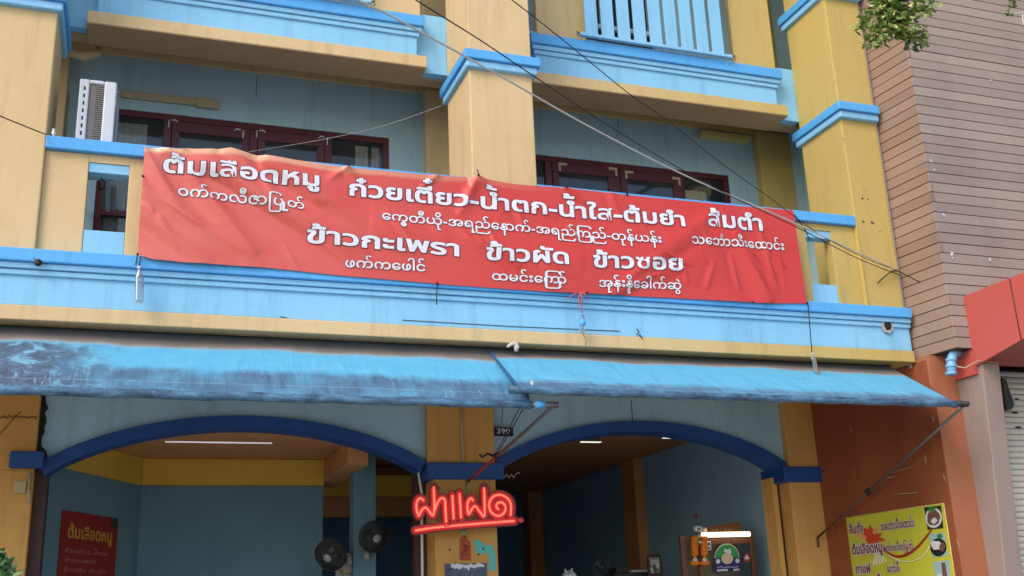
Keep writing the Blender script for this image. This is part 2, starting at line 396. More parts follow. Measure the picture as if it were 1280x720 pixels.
# ---- second-floor parapets and upper wall
for x0, x1 in ((4.40, 5.06), (7.17, 7.79), (-.5, .30), (2.30, 2.93)):
    bx('upper_parapet', YEL, shop, x0, x1, 10.78, 10.86, 6.732, 10.0, .008)
bx('upper_floor', CONC, shop, -6.6, XW-.02, 10.96, 24, 6.71, 6.80, 0)
UX0, UX1 = onY(722, 30, 12).x, onY(818, 30, 12).x
bx('upper_wall', WALLBLUE, shop, -6.6, UX0, 12.0, 12.15, 6.82, 10.19, 0)
bx('upper_wall', WALLBLUE, shop, UX1, XW-.02, 12.0, 12.15, 6.82, 10.19, 0)
for x0, x1 in ((3.26, 3.995), (8.0, XW-.02)): bx('rear_post', YEL, shop, x0, x1, 11.85, 11.998, 6.82, 10.19, .008)
uz = onY(755, 32, 12).z
uw = bx('upper_window', WHITE, shop, UX0+.001, UX1-.001, 12.03, 12.10, uz-.03, uz+.04, .004)
for i in range(4): x = UX0+.002+(UX1-UX0-.07)*i/3; bx('mullion', WHITE, uw, x, x+.06, 12.02, 12.10, uz+.041, 10.1, .004)
bx('pane', BLACK, uw, UX0+.001, UX1-.001, 12.11, 12.12, 6.83, 10.19, 0)
# ---- plank balustrade
def balustrade(x0, n, label):
    t = thing('balustrade', (x0, 10.62, 6.70), label, 'balustrade', 'plank balustrades of the upper balconies')
    x1 = x0+2.12
    MB().box(x0, x1, 10.585, 10.64, 6.745, 6.785).build('bottom_rail', BLUE, t, .004)
    MB().box(x0+.03, x1-.03, 10.60, 10.64, 8.0, 8.06).build('top_rail', BLUE, t, .004)
    for zz in (6.735, 6.79):
        for xx, d in ((x0, -1), (x1, 1)):
            MB().tube([(xx, 10.61, 6.76), (xx+.035*d, 10.60, 6.775), (xx+.05*d, 10.60, zz), (xx+.02*d, 10.6, zz-.012)], .006, 5).build('hook', DARK, t)
    st = None
    for i in range(n):
        xx = x0+.075+i*.2215
        if st is None:
            st = MB().box(xx, xx+.165, 10.60, 10.625, 6.79, 7.998).build('slat', BLUE, t, .003); bl = st.location.copy()
        else:
            c = st.copy(); C.objects.link(c); c.location = bl+Vector(((xx-x0-.075)*S, 0, 0))
    return t
balustrade(4.90, 9, 'pale blue plank balustrade above the right balcony slab, between two ochre panels')
balustrade(.18, 9, 'plank balustrade at the very top edge, above the left balcony slab')

# ---- windows of the first floor
def window(x0, x1, divs, panes):
    fr = MB()
    fr.box(x0, x1, WB+.01, WB+.10, WT-.07, WT-.001); fr.box(x0+.0005, x0+.07, WB+.012, WB+.098, WZ0, WT-.072); fr.box(x1-.07, x1-.0005, WB+.012, WB+.098, WZ0, WT-.072)
    f = fr.build('window', MAROON, shop, .004)
    for d in divs: bx('mullion', MAROON, f, d-.045, d+.045, WB+.015, WB+.095, WZ0, WT-.073, .004)
    es = [x0+.07]+[v for d in divs for v in (d-.045, d+.045)]+[x1-.07]
    for i in range(0, len(es), 2):
        a, c = es[i], es[i+1]; kind = panes[i//2]
        if kind == 's':        # opening sash
            q = MB(); q.box(a+.004, c-.004, WB+.0, WB+.05, WT-.21, WT-.078); q.box(a+.004, a+.09, WB+.001, WB+.049, 4.58, WT-.211); q.box(c-.09, c-.004, WB+.001, WB+.049, 4.58, WT-.211)
            q.box(a+.004, c-.004, WB+.0, WB+.05, 4.50, 4.579)
            q.build('sash', MAROON, f, .004)
            bx('pane', GLASS, f, a+.09, c-.09, WB+.022, WB+.028, 4.58, WT-.212, 0)
        else:
            bx('pane', GLASS, f, a, c, WB+.05, WB+.056, WZ0, WT-.074, 0)
        bx('transom', MAROON, f, a, c, WB+.018, WB+.09, 4.43, 4.50, .004)
        if kind == 's': bx('lower_pane', GLASS, f, a, c, WB+.055, WB+.06, WZ0, 4.43, 0)
    return f
wl = window(-.52, 2.82, (.20, 1.18, 2.07), 'fssf')
wr = window(4.42, 7.64, (4.95, 5.93, 6.90), 'fssf')
window(-5.4, -2.0, (-4.5, -3.6, -2.8), 'fssf')
def curtain(f, x0, x1, z0, z1, y, mat, amp=.03, n=9):
    def fn(u, v):
        x = x0+(x1-x0)*u; return ((x, y+amp*math.sin(u*n*2*math.pi+v*.8)*(.5+.5*v), z1+(z0-z1)*v), (u, v))
    MB().grid(fn, 70, 6).build('curtain', mat, f)
curtain(wl, -.46, -.02, 3.3, WT-.12, 12.06, CURTAIN, n=6, amp=.02)
curtain(wl, 2.42, 2.58, 4.2, WT-.1, 12.06, CURTAIN, n=3, amp=.02); curtain(wl, 2.62, 2.72, 4.2, WT-.1, 12.06, CURTAIN, n=2, amp=.02)
curtain(wl, -.45, .16, 4.52, 5.0, 12.085, CURTAIN_W, n=7, amp=.02); curtain(wl, -.45, .14, 3.3, 4.42, 12.085, CURTAIN_W, n=9, amp=.02)
curtain(wr, 6.99, 7.32, 4.5, 5.50, 12.06, CURTAIN, n=2, amp=.012)
# cream angle brackets on the right window sashes, white marks on the left ones
for (px, py, s) in ((698, 203, 1), (771, 210, -1), (781, 213, 1), (850, 222, -1)):
    p = onY(px, py, WB-.006)
    MB().box(min(p.x, p.x+.12*s), max(p.x, p.x+.12*s), WB-.010, WB-.001, p.z-.035, p.z).box(p.x-(0 if s > 0 else .03), p.x+(.03 if s > 0 else 0), WB-.0105, WB-.0012, p.z-.12, p.z-.036).build('angle_bracket', CREAMTRUNK, wr)
for (px, py, s) in ((211, 150, 1), (304, 163, -1), (409, 172, -1), (321, 163, 1)):
    p = onY(px, py, WB-.006)
    MB().tube([(p.x, WB-.004, p.z-.10), (p.x+.004, WB-.004, p.z)], .008, 5).tube([(p.x+.03*s, WB-.004, p.z-.0), (p.x+.07*s, WB-.004, p.z+.012), (p.x+.10*s, WB-.004, p.z-.012)], .009, 5).build('paint_mark', WHITE, wl)
# trunking on the walls
b = MB(); b.box(-.33, .56, WB-.05, WB-.002, 5.865, 5.955); b.box(.50, .76, WB-.06, WB-.003, 5.845, 5.965)
b.build('cable_trunking', CREAMTRUNK, shop, .01)
p0, p1 = onY(878, 163, 11.8), onY(940, 170, 11.8)
MB().box(p0.x, p1.x, 11.82, 11.948, p0.z-.06, p0.z+.02).build('cable_trunking', YEL, shop, .008)
a_ = [onY(88, 66, 11.4), onY(105, 70, 11.4), onY(122, 66, 11.5), onY(124, 58, 11.6)]
MB().tube(a_, [.045, .055, .05, .03], 10).build('pipe_elbow', YEL, shop)

# ---- ground floor front
LW = 12.0
def arch_z(x, cx, hw, base, rise):
    t = min(1, abs((x-cx)/hw)); return base+rise*max(0., 1-t*t)**.8
def arch_bay(x0, x1, cx, hw, base, rise):
    n = 48; xs_ = [x0+(x1-x0)*i/n for i in range(n+1)]; b = MB(); r = MB()
    pts = [(x, arch_z(x, cx, hw, base, rise)) for x in xs_]
    for (xa, za), (xb, zb) in zip(pts, pts[1:]):
        b.prism([(xa, LW, za-.02), (xb, LW, zb-.02), (xb, LW, 2.644), (xa, LW, 2.644)], (0, .16, 0))
    b.build('spandrel', SPAN, shop)
    vs = []
    for (x, z) in pts:
        t = abs((x-cx)/hw); th = .135
        dz = (arch_z(x+.01, cx, hw, base, rise)-arch_z(x-.01, cx, hw, base, rise))/.02; dz = max(-1.2, min(1.2, dz))
        nx, nz = dz/math.hypot(1, dz), -1/math.hypot(1, dz)
        xi, zi = x+nx*th, z+nz*th
        xi = min(max(xi, x0), x1)
        vs += [(x, LW-.06, z), (xi, LW-.06, zi), (xi, LW+.25, zi), (x, LW+.25, z)]
    fs = []
    for i in range(n):
        a = 4*i
        for k in range(4): q = (k+1) % 4; fs.append((a+k, a+4+k, a+4+q, a+q))
    r.add(vs, fs, 0, smooth=False); r.build('arch_rib', NAVY, shop)
arch_bay(-.86, 3.239, 1.23, 2.09, 1.655, .555)
arch_bay(4.052, 8.06, 6.06, 2.07, 1.68, .575)
arch_bay(-5.8, -1.7, -3.7, 2.08, 1.66, .55)
def low_pillar(x0, x1, xl, caps):
    p = bx('lower_pillar', YELLOW_LOW, shop, x0, x1, 11.9, 12.4, 1.60, 2.643, .01)
    bx('pillar_shaft', YELLOW_LOW, p, xl, x1, 11.905, 12.35, GZ, 1.6, .01)
    c = bx('capital', NAVY, p, *caps, .012)
    return p
lp0 = low_pillar(-1.7, -.885, -1.7, (-1.12, -.80, 11.83, 12.1, 1.61, 1.78))
lp1 = low_pillar(3.24, 4.051, 3.31, (3.22, 4.14, 11.84, 12.45, 1.515, 1.705))
lp2 = low_pillar(8.061, 8.555, 8.03, (7.93, 8.53, 11.84, 12.4, 1.495, 1.69))
low_pillar(-6.6, -5.8, -6.6, (-5.9, -5.7, 11.84, 12.1, 1.6, 1.78))
# pockmarks and old wall plugs on the right pillar, thin cables on the walls
for i, (x, y, r) in enumerate(((1078, 248, 3), (1085, 249, 2), (1079, 277, 3), (1090, 278, 3.5), (1092, 279, 2), (1100, 289, 2), (1109, 312, 1.6), (1108, 324, 2), (1115, 325, 2), (1115, 329, 2), (1093, 371, 2.2), (1054, 173, 2), (1066, 168, 1.5))):
    q = onY(x, y, 9.998); MB().prism(blob(q.x, q.z, r*.0052, r*.0045, 9.9965, 8, i+40), (0, .006, 0)).build('pockmark', DARK if i < 6 else CONC, shop)
MB().tube([onY(789, 500, 11.99), onY(790, 514, 11.99), onY(791, 528, 11.99)], .004, 5).build('thin_cable', DARK, shop)
MB().tube([onY(87, 116, 11.93), onY(82, 172, 11.93)], .012, 6).build('thin_pipe', CREAMTRUNK, shop)
MB().tube([onY(321, 95, 11.945), onY(320, 122, 11.945)], .003, 4).build('thin_cable', DARK, shop)
MB().tube([onY(773, 150, 11.945), onY(772, 172, 11.945)], .003, 4).build('thin_cable', DARK, shop)
# marks, conduit, peeled paint
MB().tube([onY(577, 505, 11.885), onY(577, 540, 11.885), onY(579, 577, 11.885)], .018, 8).build('conduit', CREAMTRUNK, lp1)
RUSTY = plain('brown_crack_stain', (104, 74, 50), .9)
cr = [onY(x, 521.5+1.6*math.sin(x*.9)+R_.uniform(-1.2, 1.2), 11.897) for x in range(0, 48, 2)]
MB().tube(cr, .006, 5).build('crack', RUSTY, lp0)
MB().tube([onY(x, y, 11.897) for x, y in ((0, 543), (10, 531), (19, 522), (27, 514))], .004, 5).build('crack', RUSTY, lp0)
p = onY(26, 609, 11.88); MB().box(p.x-.06, p.x+.05, 11.85, 11.90, p.z-.06, p.z+.06).build('junction_box', CREAMTRUNK, lp0, .008)
MB().tube([onY(38, 590, 11.89), onY(35, 612, 11.89), onY(37, 628, 11.89)], .022, 6).build('cable_clip', CREAMTRUNK, lp0)
TEAL = plain('exposed_turquoise_paint', (96, 184, 178), .8, var=.08)
pts = [onY(540+x/9, 640+y/9, 11.9005) for x, y in ((470, 315), (520, 312), (570, 345), (600, 372), (660, 370), (690, 395), (712, 470), (718, 560), (716, 650), (690, 665), (645, 655), (635, 580), (640, 500), (610, 452), (560, 475), (505, 468), (490, 410))]
MB().prism([(q.x, 11.9005, q.z) for q in pts], (0, .004, 0)).build('peeled_paint', TEAL, lp1)
b = MB()
for x, y in ((562, 687), (604, 686), (598, 693)):
    q = onY(x, y, 11.9); b.prism(blob(q.x, q.z, .012, .014, 11.895, 7, x), (0, .004, 0))
b.build('nail_hole', DARK, lp1)
# ragged dark edge between left pillar and spandrel
b = MB(); zz = [2.40-.05*i for i in range(16)]
b.prism([(-.885, 11.985, 2.45)]+[(-.82+R_.uniform(-.03, .02)+.10*max(0, (i-11)/4.), 11.985, z) for i, z in enumerate(zz)]+[(-.885, 11.985, zz[-1])], (0, .014, 0))
b.build('ragged_gap', BLACK, shop)
# roller-door guides
GUIDE = plain('dark_red_brown_guide', (70, 36, 30), .5)
bx('door_guide', GUIDE, shop, -.884, -.76, 12.05, 12.35, GZ, 1.66, .004)
bx('door_guide', GUIDE, shop, 3.17, 3.3, 12.25, 12.40, GZ, 1.6, .004)
bx('door_guide', GUIDE, shop, 7.98, 8.05, 12.15, 12.35, GZ, 1.6, .004)
bx('door_guide', YELLOW_LOW, shop, 7.90, 7.972, 12.10, 12.35, GZ, 1.58, .004)
MB().tube([onY(529, 582, 12.1), onY(523, 592, 12.1), onY(527, 615, 12.1), onY(528, 720, 12.1)]+[Vector((onY(528, 720, 12.1).x, 12.1, GZ))], .016, 8).build('conduit', WHITE, shop)
# ---- interior of the ground floor
CZ = 2.30
bx('interior_ceiling', CEIL, shop, -6.6, 8.6, 12.17, 24, 2.46, 2.62, 0)
bx('interior_floor', CONC, shop, -6.6, 8.6, 11.85, 24, GZ-.2, GZ+.16, 0)
P1 = onY(61, 581, 12.42); P2 = onZ(177, 607, P1.z)
zt = onY(177, 573, P2.y).z
xr_ = onY(404, 640, P2.y).x
MB().prism([(P1.x, P1.y, GZ), (P2.x, P2.y, GZ), (P2.x, P2.y, P1.z), (P1.x, P1.y, P1.z)], (-.08, .12, 0)).build('angled_partition', INBLUE, shop)
MB().prism([(P1.x, P1.y, P1.z+.002), (P2.x, P2.y, P1.z+.002), (P2.x, P2.y, zt), (P1.x, P1.y, zt)], (-.10, .12, 0)).build('angled_beam', INYEL, shop)
bx('partition', INBLUE, shop, P2.x, xr_, P2.y, P2.y+.15, GZ, P1.z, .006)
bx('partition_beam', INYEL, shop, P2.x, xr_, P2.y-.02, P2.y+.15, P1.z+.002, zt, .006)
MB().prism([(-.9, 12.4, zt+.004), (xr_+.6, 12.4, zt+.004), (xr_+.6, 20, zt+.004), (-.9, 20, zt+.004)], (0, 0, .05)).build('dropped_ceiling', CEIL, shop)
px0, px1 = onY(442, 600, 13.2), onY(470, 600, 13.2)
bx('interior_post', INBLUE, shop, px0.x, px1.x, 13.2, 13.45, GZ, zt, .006)
q0 = onY(385, 575, 13.9); q1 = onY(442, 548, 13.2)
bx('interior_beam', CEIL, shop, xr_, xr_+.25, 12.6, P2.y+.6, P1.z+.05, zt, .006)
q0, q1 = onY(404, 594, 16.5), onY(540, 620, 16.5)
bx('far_beam', INYEL, shop, q0.x-.6, min(4.59, q1.x+.5), 16.5, 16.7, q1.z, q0.z, .006)
q2 = onY(404, 646, 17.5); bx('far_lower_beam', CEIL, shop, q2.x-1, min(4.59, q2.x+3.2), 17.5, 17.7, q2.z, q2.z+.8, .006)
bx('far_wall', DEEPBLUE, shop, -1, 5.2, 21.5, 21.7, GZ, 2.46, 0)
bx('middle_wall', DEEPBLUE, shop, 4.6, 4.75, 14.2, 21.5, GZ, 2.46, 0)
# party wall inside the right bay
q = onX(782, 570, 8.2)
bx('party_wall_lining', LININGBLUE, shop, 8.2, 8.55, 12.4, 22, GZ, 2.46, 0)
ya, yb = onX(808, 640, 8.2).y, onX(680, 680, 8.2).y
bx('interior_post', CEIL, shop, 8.02, 8.199, ya, ya+.5, GZ, 2.45, .006)
bx('interior_beam', CEIL, shop, 4.76, 8.02, ya+.05, ya+.35, q.z+.0, 2.455, .006)
bx('interior_beam', CEIL, shop, 7.85, 8.199, ya+.5, 22, q.z*1.0, 2.455, .006)
bx('interior_post', CEIL, shop, 7.9, 8.199, yb, yb+.5, GZ, 2.45, .006)
bx('back_room_wall', DEEPBLUE, shop, 4.76, 8.2, 21.6, 21.8, GZ, 2.455, 0)

# ================================================================ TERRACOTTA PARTY WALL
pw = thing('party_wall', (8.7, 10.5, GZ), 'terracotta side wall projecting between the shophouse and the board-clad building', 'wall')
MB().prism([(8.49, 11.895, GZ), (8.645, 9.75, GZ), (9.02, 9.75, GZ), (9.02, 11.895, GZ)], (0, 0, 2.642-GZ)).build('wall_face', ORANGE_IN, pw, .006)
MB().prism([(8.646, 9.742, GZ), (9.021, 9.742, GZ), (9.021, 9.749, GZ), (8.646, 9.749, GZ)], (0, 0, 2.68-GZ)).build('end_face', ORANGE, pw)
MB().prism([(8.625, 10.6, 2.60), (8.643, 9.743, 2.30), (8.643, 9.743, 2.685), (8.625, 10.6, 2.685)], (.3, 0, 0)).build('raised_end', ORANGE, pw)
b = MB()
for (x, y, l, a) in ((1061, 536, 9, 1.35), (1147, 575, 12, 1.45), (1120, 587, 24, -.35), (1106, 597, 20, -.3), (1122, 617, 34, -.08), (1166, 524, 8, 1.4), (1180, 597, 10, 1.3), (1197, 680, 14, 1.3)):
    X = 8.52 if x < 1160 else 8.64
    p0_, p1_ = (onX(x-l/2*math.cos(a), y-l/2*math.sin(a), X-.008), onX(x+l/2*math.cos(a), y+l/2*math.sin(a), X-.008))
    f = lambda P: (8.645-(P.y-9.75)*.0723-.004, P.y, P.z)
    b.tube([f(p0_), f((p0_+p1_)/2), f(p1_)], [.002, .006, .002], 5)
b.build('scratch', CREAMTRUNK, pw)

# ================================================================ BOARD-CLAD BUILDING
cb = thing('clad_building', (10.6, 12, GZ), 'tall neighbouring building clad in horizontal mauve brown boards', 'building')
CX, CY, PIT = 8.75, 9.4, .1265
bx('wall_core', DARK, cb, 8.80, 16, 9.45, 12.0, 2.70, 10.5, 0)
z0 = 2.69; rows = 58
front = MB().box(CX, 16, CY, CY+.04, z0+.0090, z0+PIT).build('plank', CLAD_FRONT, cb, .003)
side = MB().prism([(CX, CY+.001, z0+.0090), (CX+.04, CY+.001, z0+.0090), (8.67, 10.4, z0+.0090), (8.63, 10.4, z0+.0090)], (0, 0, PIT-.0090)).build('plank', CLAD_SIDE, cb, .003)
bf, bs = front.location.copy(), side.location.copy()
for i in range(1, rows):
    for o, l0 in ((front, bf), (side, bs)):
        c = o.copy(); C.objects.link(c); c.location = l0+Vector((R_.uniform(-.002, .002), R_.uniform(-.002, .002), PIT*S*i))
GROOVE = plain('dark_groove', (78, 60, 54), .9)
MB().prism([(CX+.012, CY+.02, z0), (8.9, CY+.04, z0), (8.9, 10.4, z0), (8.642, 10.4, z0)], (0, 0, 7.6)).build('groove_backing', GROOVE, cb)
for (x, y, r) in ((1157, 141, .012), (1163, 170, .012), (1164, 201, .022), (1168, 212, .014), (1166, 193, .01), (1180, 269, .028), (1190, 317, .028), (1191, 322, .02), (1238, 324, .026), (1239, 100, .015), (1263, 326, .01)):
    q = onY(x, y, CY-.012); n = 6; r_ = random.Random(x)
    MB().add([(q.x+r*math.cos(k*1.05)*r_.uniform(.5, 1.2), CY-.004-r_.uniform(0, .014), q.z+r*math.sin(k*1.05)*r_.uniform(.5, 1.2)) for k in range(n)], [tuple(range(n))]).build('peeling_flake', WHITE, cb, solid=.002)
bx('lower_wall', GROOVE, cb, 9.0, 16, 10.2, 12, GZ, 2.72, 0)
# red canopy
cn = MB().prism([(8.96, 9.398, 3.305), (8.975, 8.0, 3.30), (8.99, 8.0, 2.70), (8.98, 8.62, 2.63), (8.965, 9.398, 2.49)], (.03, 0, 0)).build('canopy', REDPANEL, cb, .004)
MB().prism([(8.991, 9.398, 2.505), (16, 9.398, 2.505), (16, 8.0, 2.715), (8.991, 8.0, 2.715)], (0, 0, .02)).build('underside', plain('dark_red_soffit', (140, 38, 34), .5), cn)
MB().box(8.99, 16, 8.0, 8.03, 2.74, 3.30).build('fascia', REDPANEL, cn, .004)
MB().box(8.99, 16, 8.0, 9.398, 3.301, 3.32).build('top_sheet', REDPANEL, cn)
s0, s1 = onX(1262, 351, 8.955), onX(1276, 424, 8.97)
MB().tube([(8.958, s0.y, 3.30), (8.972, s1.y, 2.62)], .006, 5).build('panel_seam', GROOVE, cn)
MB().prism([(8.965, 10.3, 2.40), (8.965, 9.40, 2.40), (8.965, 9.40, 2.69), (8.965, 10.3, 2.69)], (.06, 0, 0)).build('return_panel', REDPANEL, cn)
# mauve pillar with shutter
g0, g1 = onX(1227, 454, 9.0), onX(1257, 720, 9.0)
xr2 = onY(1249, 454, g0.y).x; xr3 = onY(1280, 720, g1.y).x
yb_ = g1.y+(g1.y-g0.y)/(g1.z-g0.z)*(GZ-g1.z)
b = MB(); zt_ = 2.515
b.add([(9.0, g0.y, zt_), (xr2, g0.y, zt_), (xr2, 10.2, zt_), (9.0, 10.2, zt_), (9.0, yb_, GZ), (xr2-.02, yb_, GZ), (xr2-.02, 10.2, GZ), (9.0, 10.2, GZ)],
      [(0, 3, 2, 1)[::-1], (0, 1, 5, 4)[::-1], (1, 2, 6, 5)[::-1], (2, 3, 7, 6)[::-1], (3, 0, 4, 7)[::-1], (4, 5, 6, 7)[::-1]])
b.build('pillar', MAUVE, cb, .012)
MB().tube([onY(1196, 458, 9.38), onY(1206, 460, 9.36), onY(1222, 451, 9.32), onY(1234, 452, 9.3), onY(1249, 454, 9.32)], .008, 6).build('edge_cable', CREAMTRUNK, cb)
sh = MB().box(xr2-.03, 16, 10.02, 10.06, GZ, 2.60).build('shutter', GROOVE, cb)
n = 64; sp = (2.60-GZ)/n
prof = [(0, 0), (.010, .003), (.013, .025), (.010, .049), (0, .052)]
b = MB(); zb = GZ+.004
vs = []
for x in (xr2-.03, 16):
    for d, h in prof: vs.append((x, 10.0-d, zb+h*1.15))
b.add(vs, [(i, i+5, i+6, i+1)[::-1] for i in range(4)], smooth=True)
s0_ = b.build('slat', SHUTTER, sh, solid=.004); lb = s0_.location.copy()
for i in range(1, n):
    c = s0_.copy(); C.objects.link(c); c.location = lb+Vector((0, 0, sp*S*i))
for x, y in ((1269, 516), (1273, 534), (1286, 516)):
    q = onY(x, y, 9.975); MB().prism([(q.x+.045*math.copysign(abs(math.cos(t))**.6, math.cos(t)), 9.974, q.z+.012*math.sin(t)) for t in [2*math.pi*i/12 for i in range(12)]], (0, .01, 0)).build('vent_hole', BLACK, sh)
b = MB()
for st in (((1266, 712), (1268, 722)), ((1270, 709), (1279, 722)), ((1279, 709), (1271, 722))):
    b.tube([onY(*p_, 9.97) for p_ in st], .008, 5)
b.build('lettering', WHITE, sh)
# speaker above the shutter
sk = thing('wall_speaker', (9.35, 9.75, 2.0), 'dark grey box speaker hanging beside the mauve pillar, under the red canopy', 'lamp')
k0, k1 = onY(1252, 472, 9.8), onY(1268, 512, 9.8)
MB().prism([(k0.x, 9.8, k0.z), (k0.x, 9.8, k1.z), (k1.x-.02, 9.8, k1.z), (k1.x+.03, 9.8, k1.z+.06), (k1.x-.03, 9.8, k0.z-.02), (k1.x-.08, 9.8, k0.z)][::-1], (0, .19, 0)).build('housing', DARK, sk, .02)
MB().tube([onY(1269, 498, 9.79), onY(1273, 499, 9.79)], .01, 8).build('knob', DARK, sk)
MB().tube([(k0.x+.05, 9.9, k0.z-.02), (k0.x+.05, 9.95, 2.52)], .015, 6).build('bracket', DARK, sk)
# blue pipe elbow
q = [onY(x, y, 9.55) for x, y in ((1199, 441), (1191, 443), (1189, 450), (1189, 458), (1189, 467))]
pe = thing('drain_pipe', tuple(q[-1]), 'short pale blue drain pipe elbow under the board cladding', 'pipe')
b = MB(); b.tube([q[0]+Vector((.0, .4, .06))]+q, .052, 14); b.build('pipe', PIPEBLUE, pe)
for i in (2, 3, 4): MB().tube([q[i]+Vector((0, 0, .014)), q[i]-Vector((0, 0, .014))], .063, 14).build('collar', PIPEBLUE, pe)

# ================================================================ AWNINGS
def awning(name, xa, xb, y1, z1, mat, label, sag, x1a, x1b, seed, zt=2.640):
    t = thing(name, ((xa+xb)/2, 10.15, 2.64), label, 'awning', 'roll-up awnings under the balcony')
    r = random.Random(seed); wr_ = [(r.uniform(xa, xb), r.uniform(.5, .9), r.uniform(.015, .05), r.uniform(-1, 1), r.uniform(.006, .022)) for _ in range(70)]
    y0 = 10.15
    def fn(u, v):
        xl = xa+(x1a-xa)*v**1.0; xq = xb+(x1b-xb)*(v**2.2)
        x = xl+(xq-xl)*u
        s_ = math.sin(math.pi*v)
        y = y0+(y1-y0)*v-.03*s_*0; z = zt+(z1-zt)*(v**.92)
        h = 0
        for (cx, cv, w_, sl_, am) in wr_:
            d = (x-cx-sl_*(v-cv)*.35)/w_; e = (v-cv)/.26
            if abs(d) < 3 and abs(e) < 3: h += am*(math.exp(-d*d)-.5*math.exp(-(d-1.5)**2*2))*math.exp(-e*e)
        h += .03*math.sin(x*1.3+seed)*s_+.018*math.sin(x*3.1+3*v+seed)*s_+.01*math.sin(x*9.3+5*v)*s_*v
        tent = sag*math.exp(-((x-xa-.55)/.22)**2-((v-.75)/.2)**2)
        return ((x, y-h-tent, z-h*.4), (x, v))
    MB().grid(fn, 260, 26).build('cloth', mat, t, solid=.004)
    return t, fn
def roller(t, xa, xb, y, z, r, extra=None):
    n = 60; b = MB()
    b.tube([(xa+(xb-xa)*i/n, y, z+.004*math.sin(i*.9)) for i in range(n+1)], [r*(1+.07*math.sin(i*1.7)+.02*R_.uniform(-1, 1)) for i in range(n+1)], 12)
    b.build('roller', ROLLER, t)
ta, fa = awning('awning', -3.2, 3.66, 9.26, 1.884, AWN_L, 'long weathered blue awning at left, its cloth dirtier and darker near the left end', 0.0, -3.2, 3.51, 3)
roller(ta, -3.2, 3.51, 9.24, 1.872, .040)
MB().tube([(3.51, 9.24, 1.872), (3.79, 9.24, 1.877)], .030, 10).build('pole_end', STEEL, ta)
MB().tube([(3.55, 9.24, 1.874), (3.65, 9.24, 1.875)], .036, 10).build('blue_sleeve', BLUE_BAND, ta)
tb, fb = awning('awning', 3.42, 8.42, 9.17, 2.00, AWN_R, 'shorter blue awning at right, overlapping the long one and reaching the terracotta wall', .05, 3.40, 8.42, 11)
roller(tb, 3.28, 8.38, 9.15, 1.988, .038)
MB().tube([(8.36, 9.15, 1.990), (8.55, 9.15, 2.002)], .022, 8).build('pole_end', STEEL, tb)
b = MB()
for i in range(8): b.tube([(8.40+.018*i, 9.15, 1.995), (8.408+.018*i, 9.15, 1.995)], .034, 8)
b.build('rope_binding', DARK, tb)
b = MB(); b.tube([fb(0, v/12)[0] for v in range(13)], .014, 6); b.build('edge_hem', plain('dark_blue_hem', (40, 92, 140), .5), tb)
# rag and white mark
RAG = plain('pale_rag', (196, 192, 180), .9, var=.2)
q = [onY(x, y, 9.95) for x, y in ((634, 434), (639, 430), (644, 429), (646, 433), (645, 439))]
MB().tube(q, [.012, .02, .028, .03, .02], 8).build('rag', RAG, tb)
q = onY(666, 478, 9.16); MB().prism(blob(q.x, q.z, .015, .028, 9.18, 8, 4), (0, .01, 0)).build('white_patch', WHITE, tb)
def arm(parent, a, m, c, mat2, knot):
    MB().tube([a, m], .017, 8).build('support_arm', STEEL if mat2 is not DARK else DARK, parent)
    MB().tube([m, c], .015, 8).build('lower_arm', mat2, parent)
    MB().tube([knot+Vector((-.03, 0, .02)), knot, knot+Vector((.04, 0, .03))], [.02, .045, .02], 8).build('joint', BLACK, parent)
RUST = plain('rusty_brown_pipe', (92, 62, 52), .6, var=.3)
a0 = Vector((8.50, 9.15, 1.985)); a1 = onY(1022, 672, 11.86)
mid = a0.lerp(a1, .62); arm(tb, a0, mid, a1, RUST, mid)
MB().tube([a1, a1+Vector((0, 0, -.12))], .014, 6).build('foot', RUST, tb)
a0 = Vector((3.74, 9.24, 1.86)); a1 = onY(585, 602, 11.8); mid = a0.lerp(a1, .62)
arm(ta, a0, mid, a1, REDMETAL, mid)
MB().tube([mid+Vector((-.02, 0, 0)), mid+Vector((-.1, 0, .03)), mid+Vector((-.16, 0, -.01)), mid+Vector((-.19, 0, .02))], .014, 6).build('tie', BLACK, ta)
MB().tube([Vector((3.42, 9.28, 1.85)), mid+Vector((0, -.02, .05))], .005, 5).tube([Vector((3.46, 9.28, 1.85)), mid+Vector((.02, -.02, .05))], .005, 5).build('pull_cord', BLACK, ta)

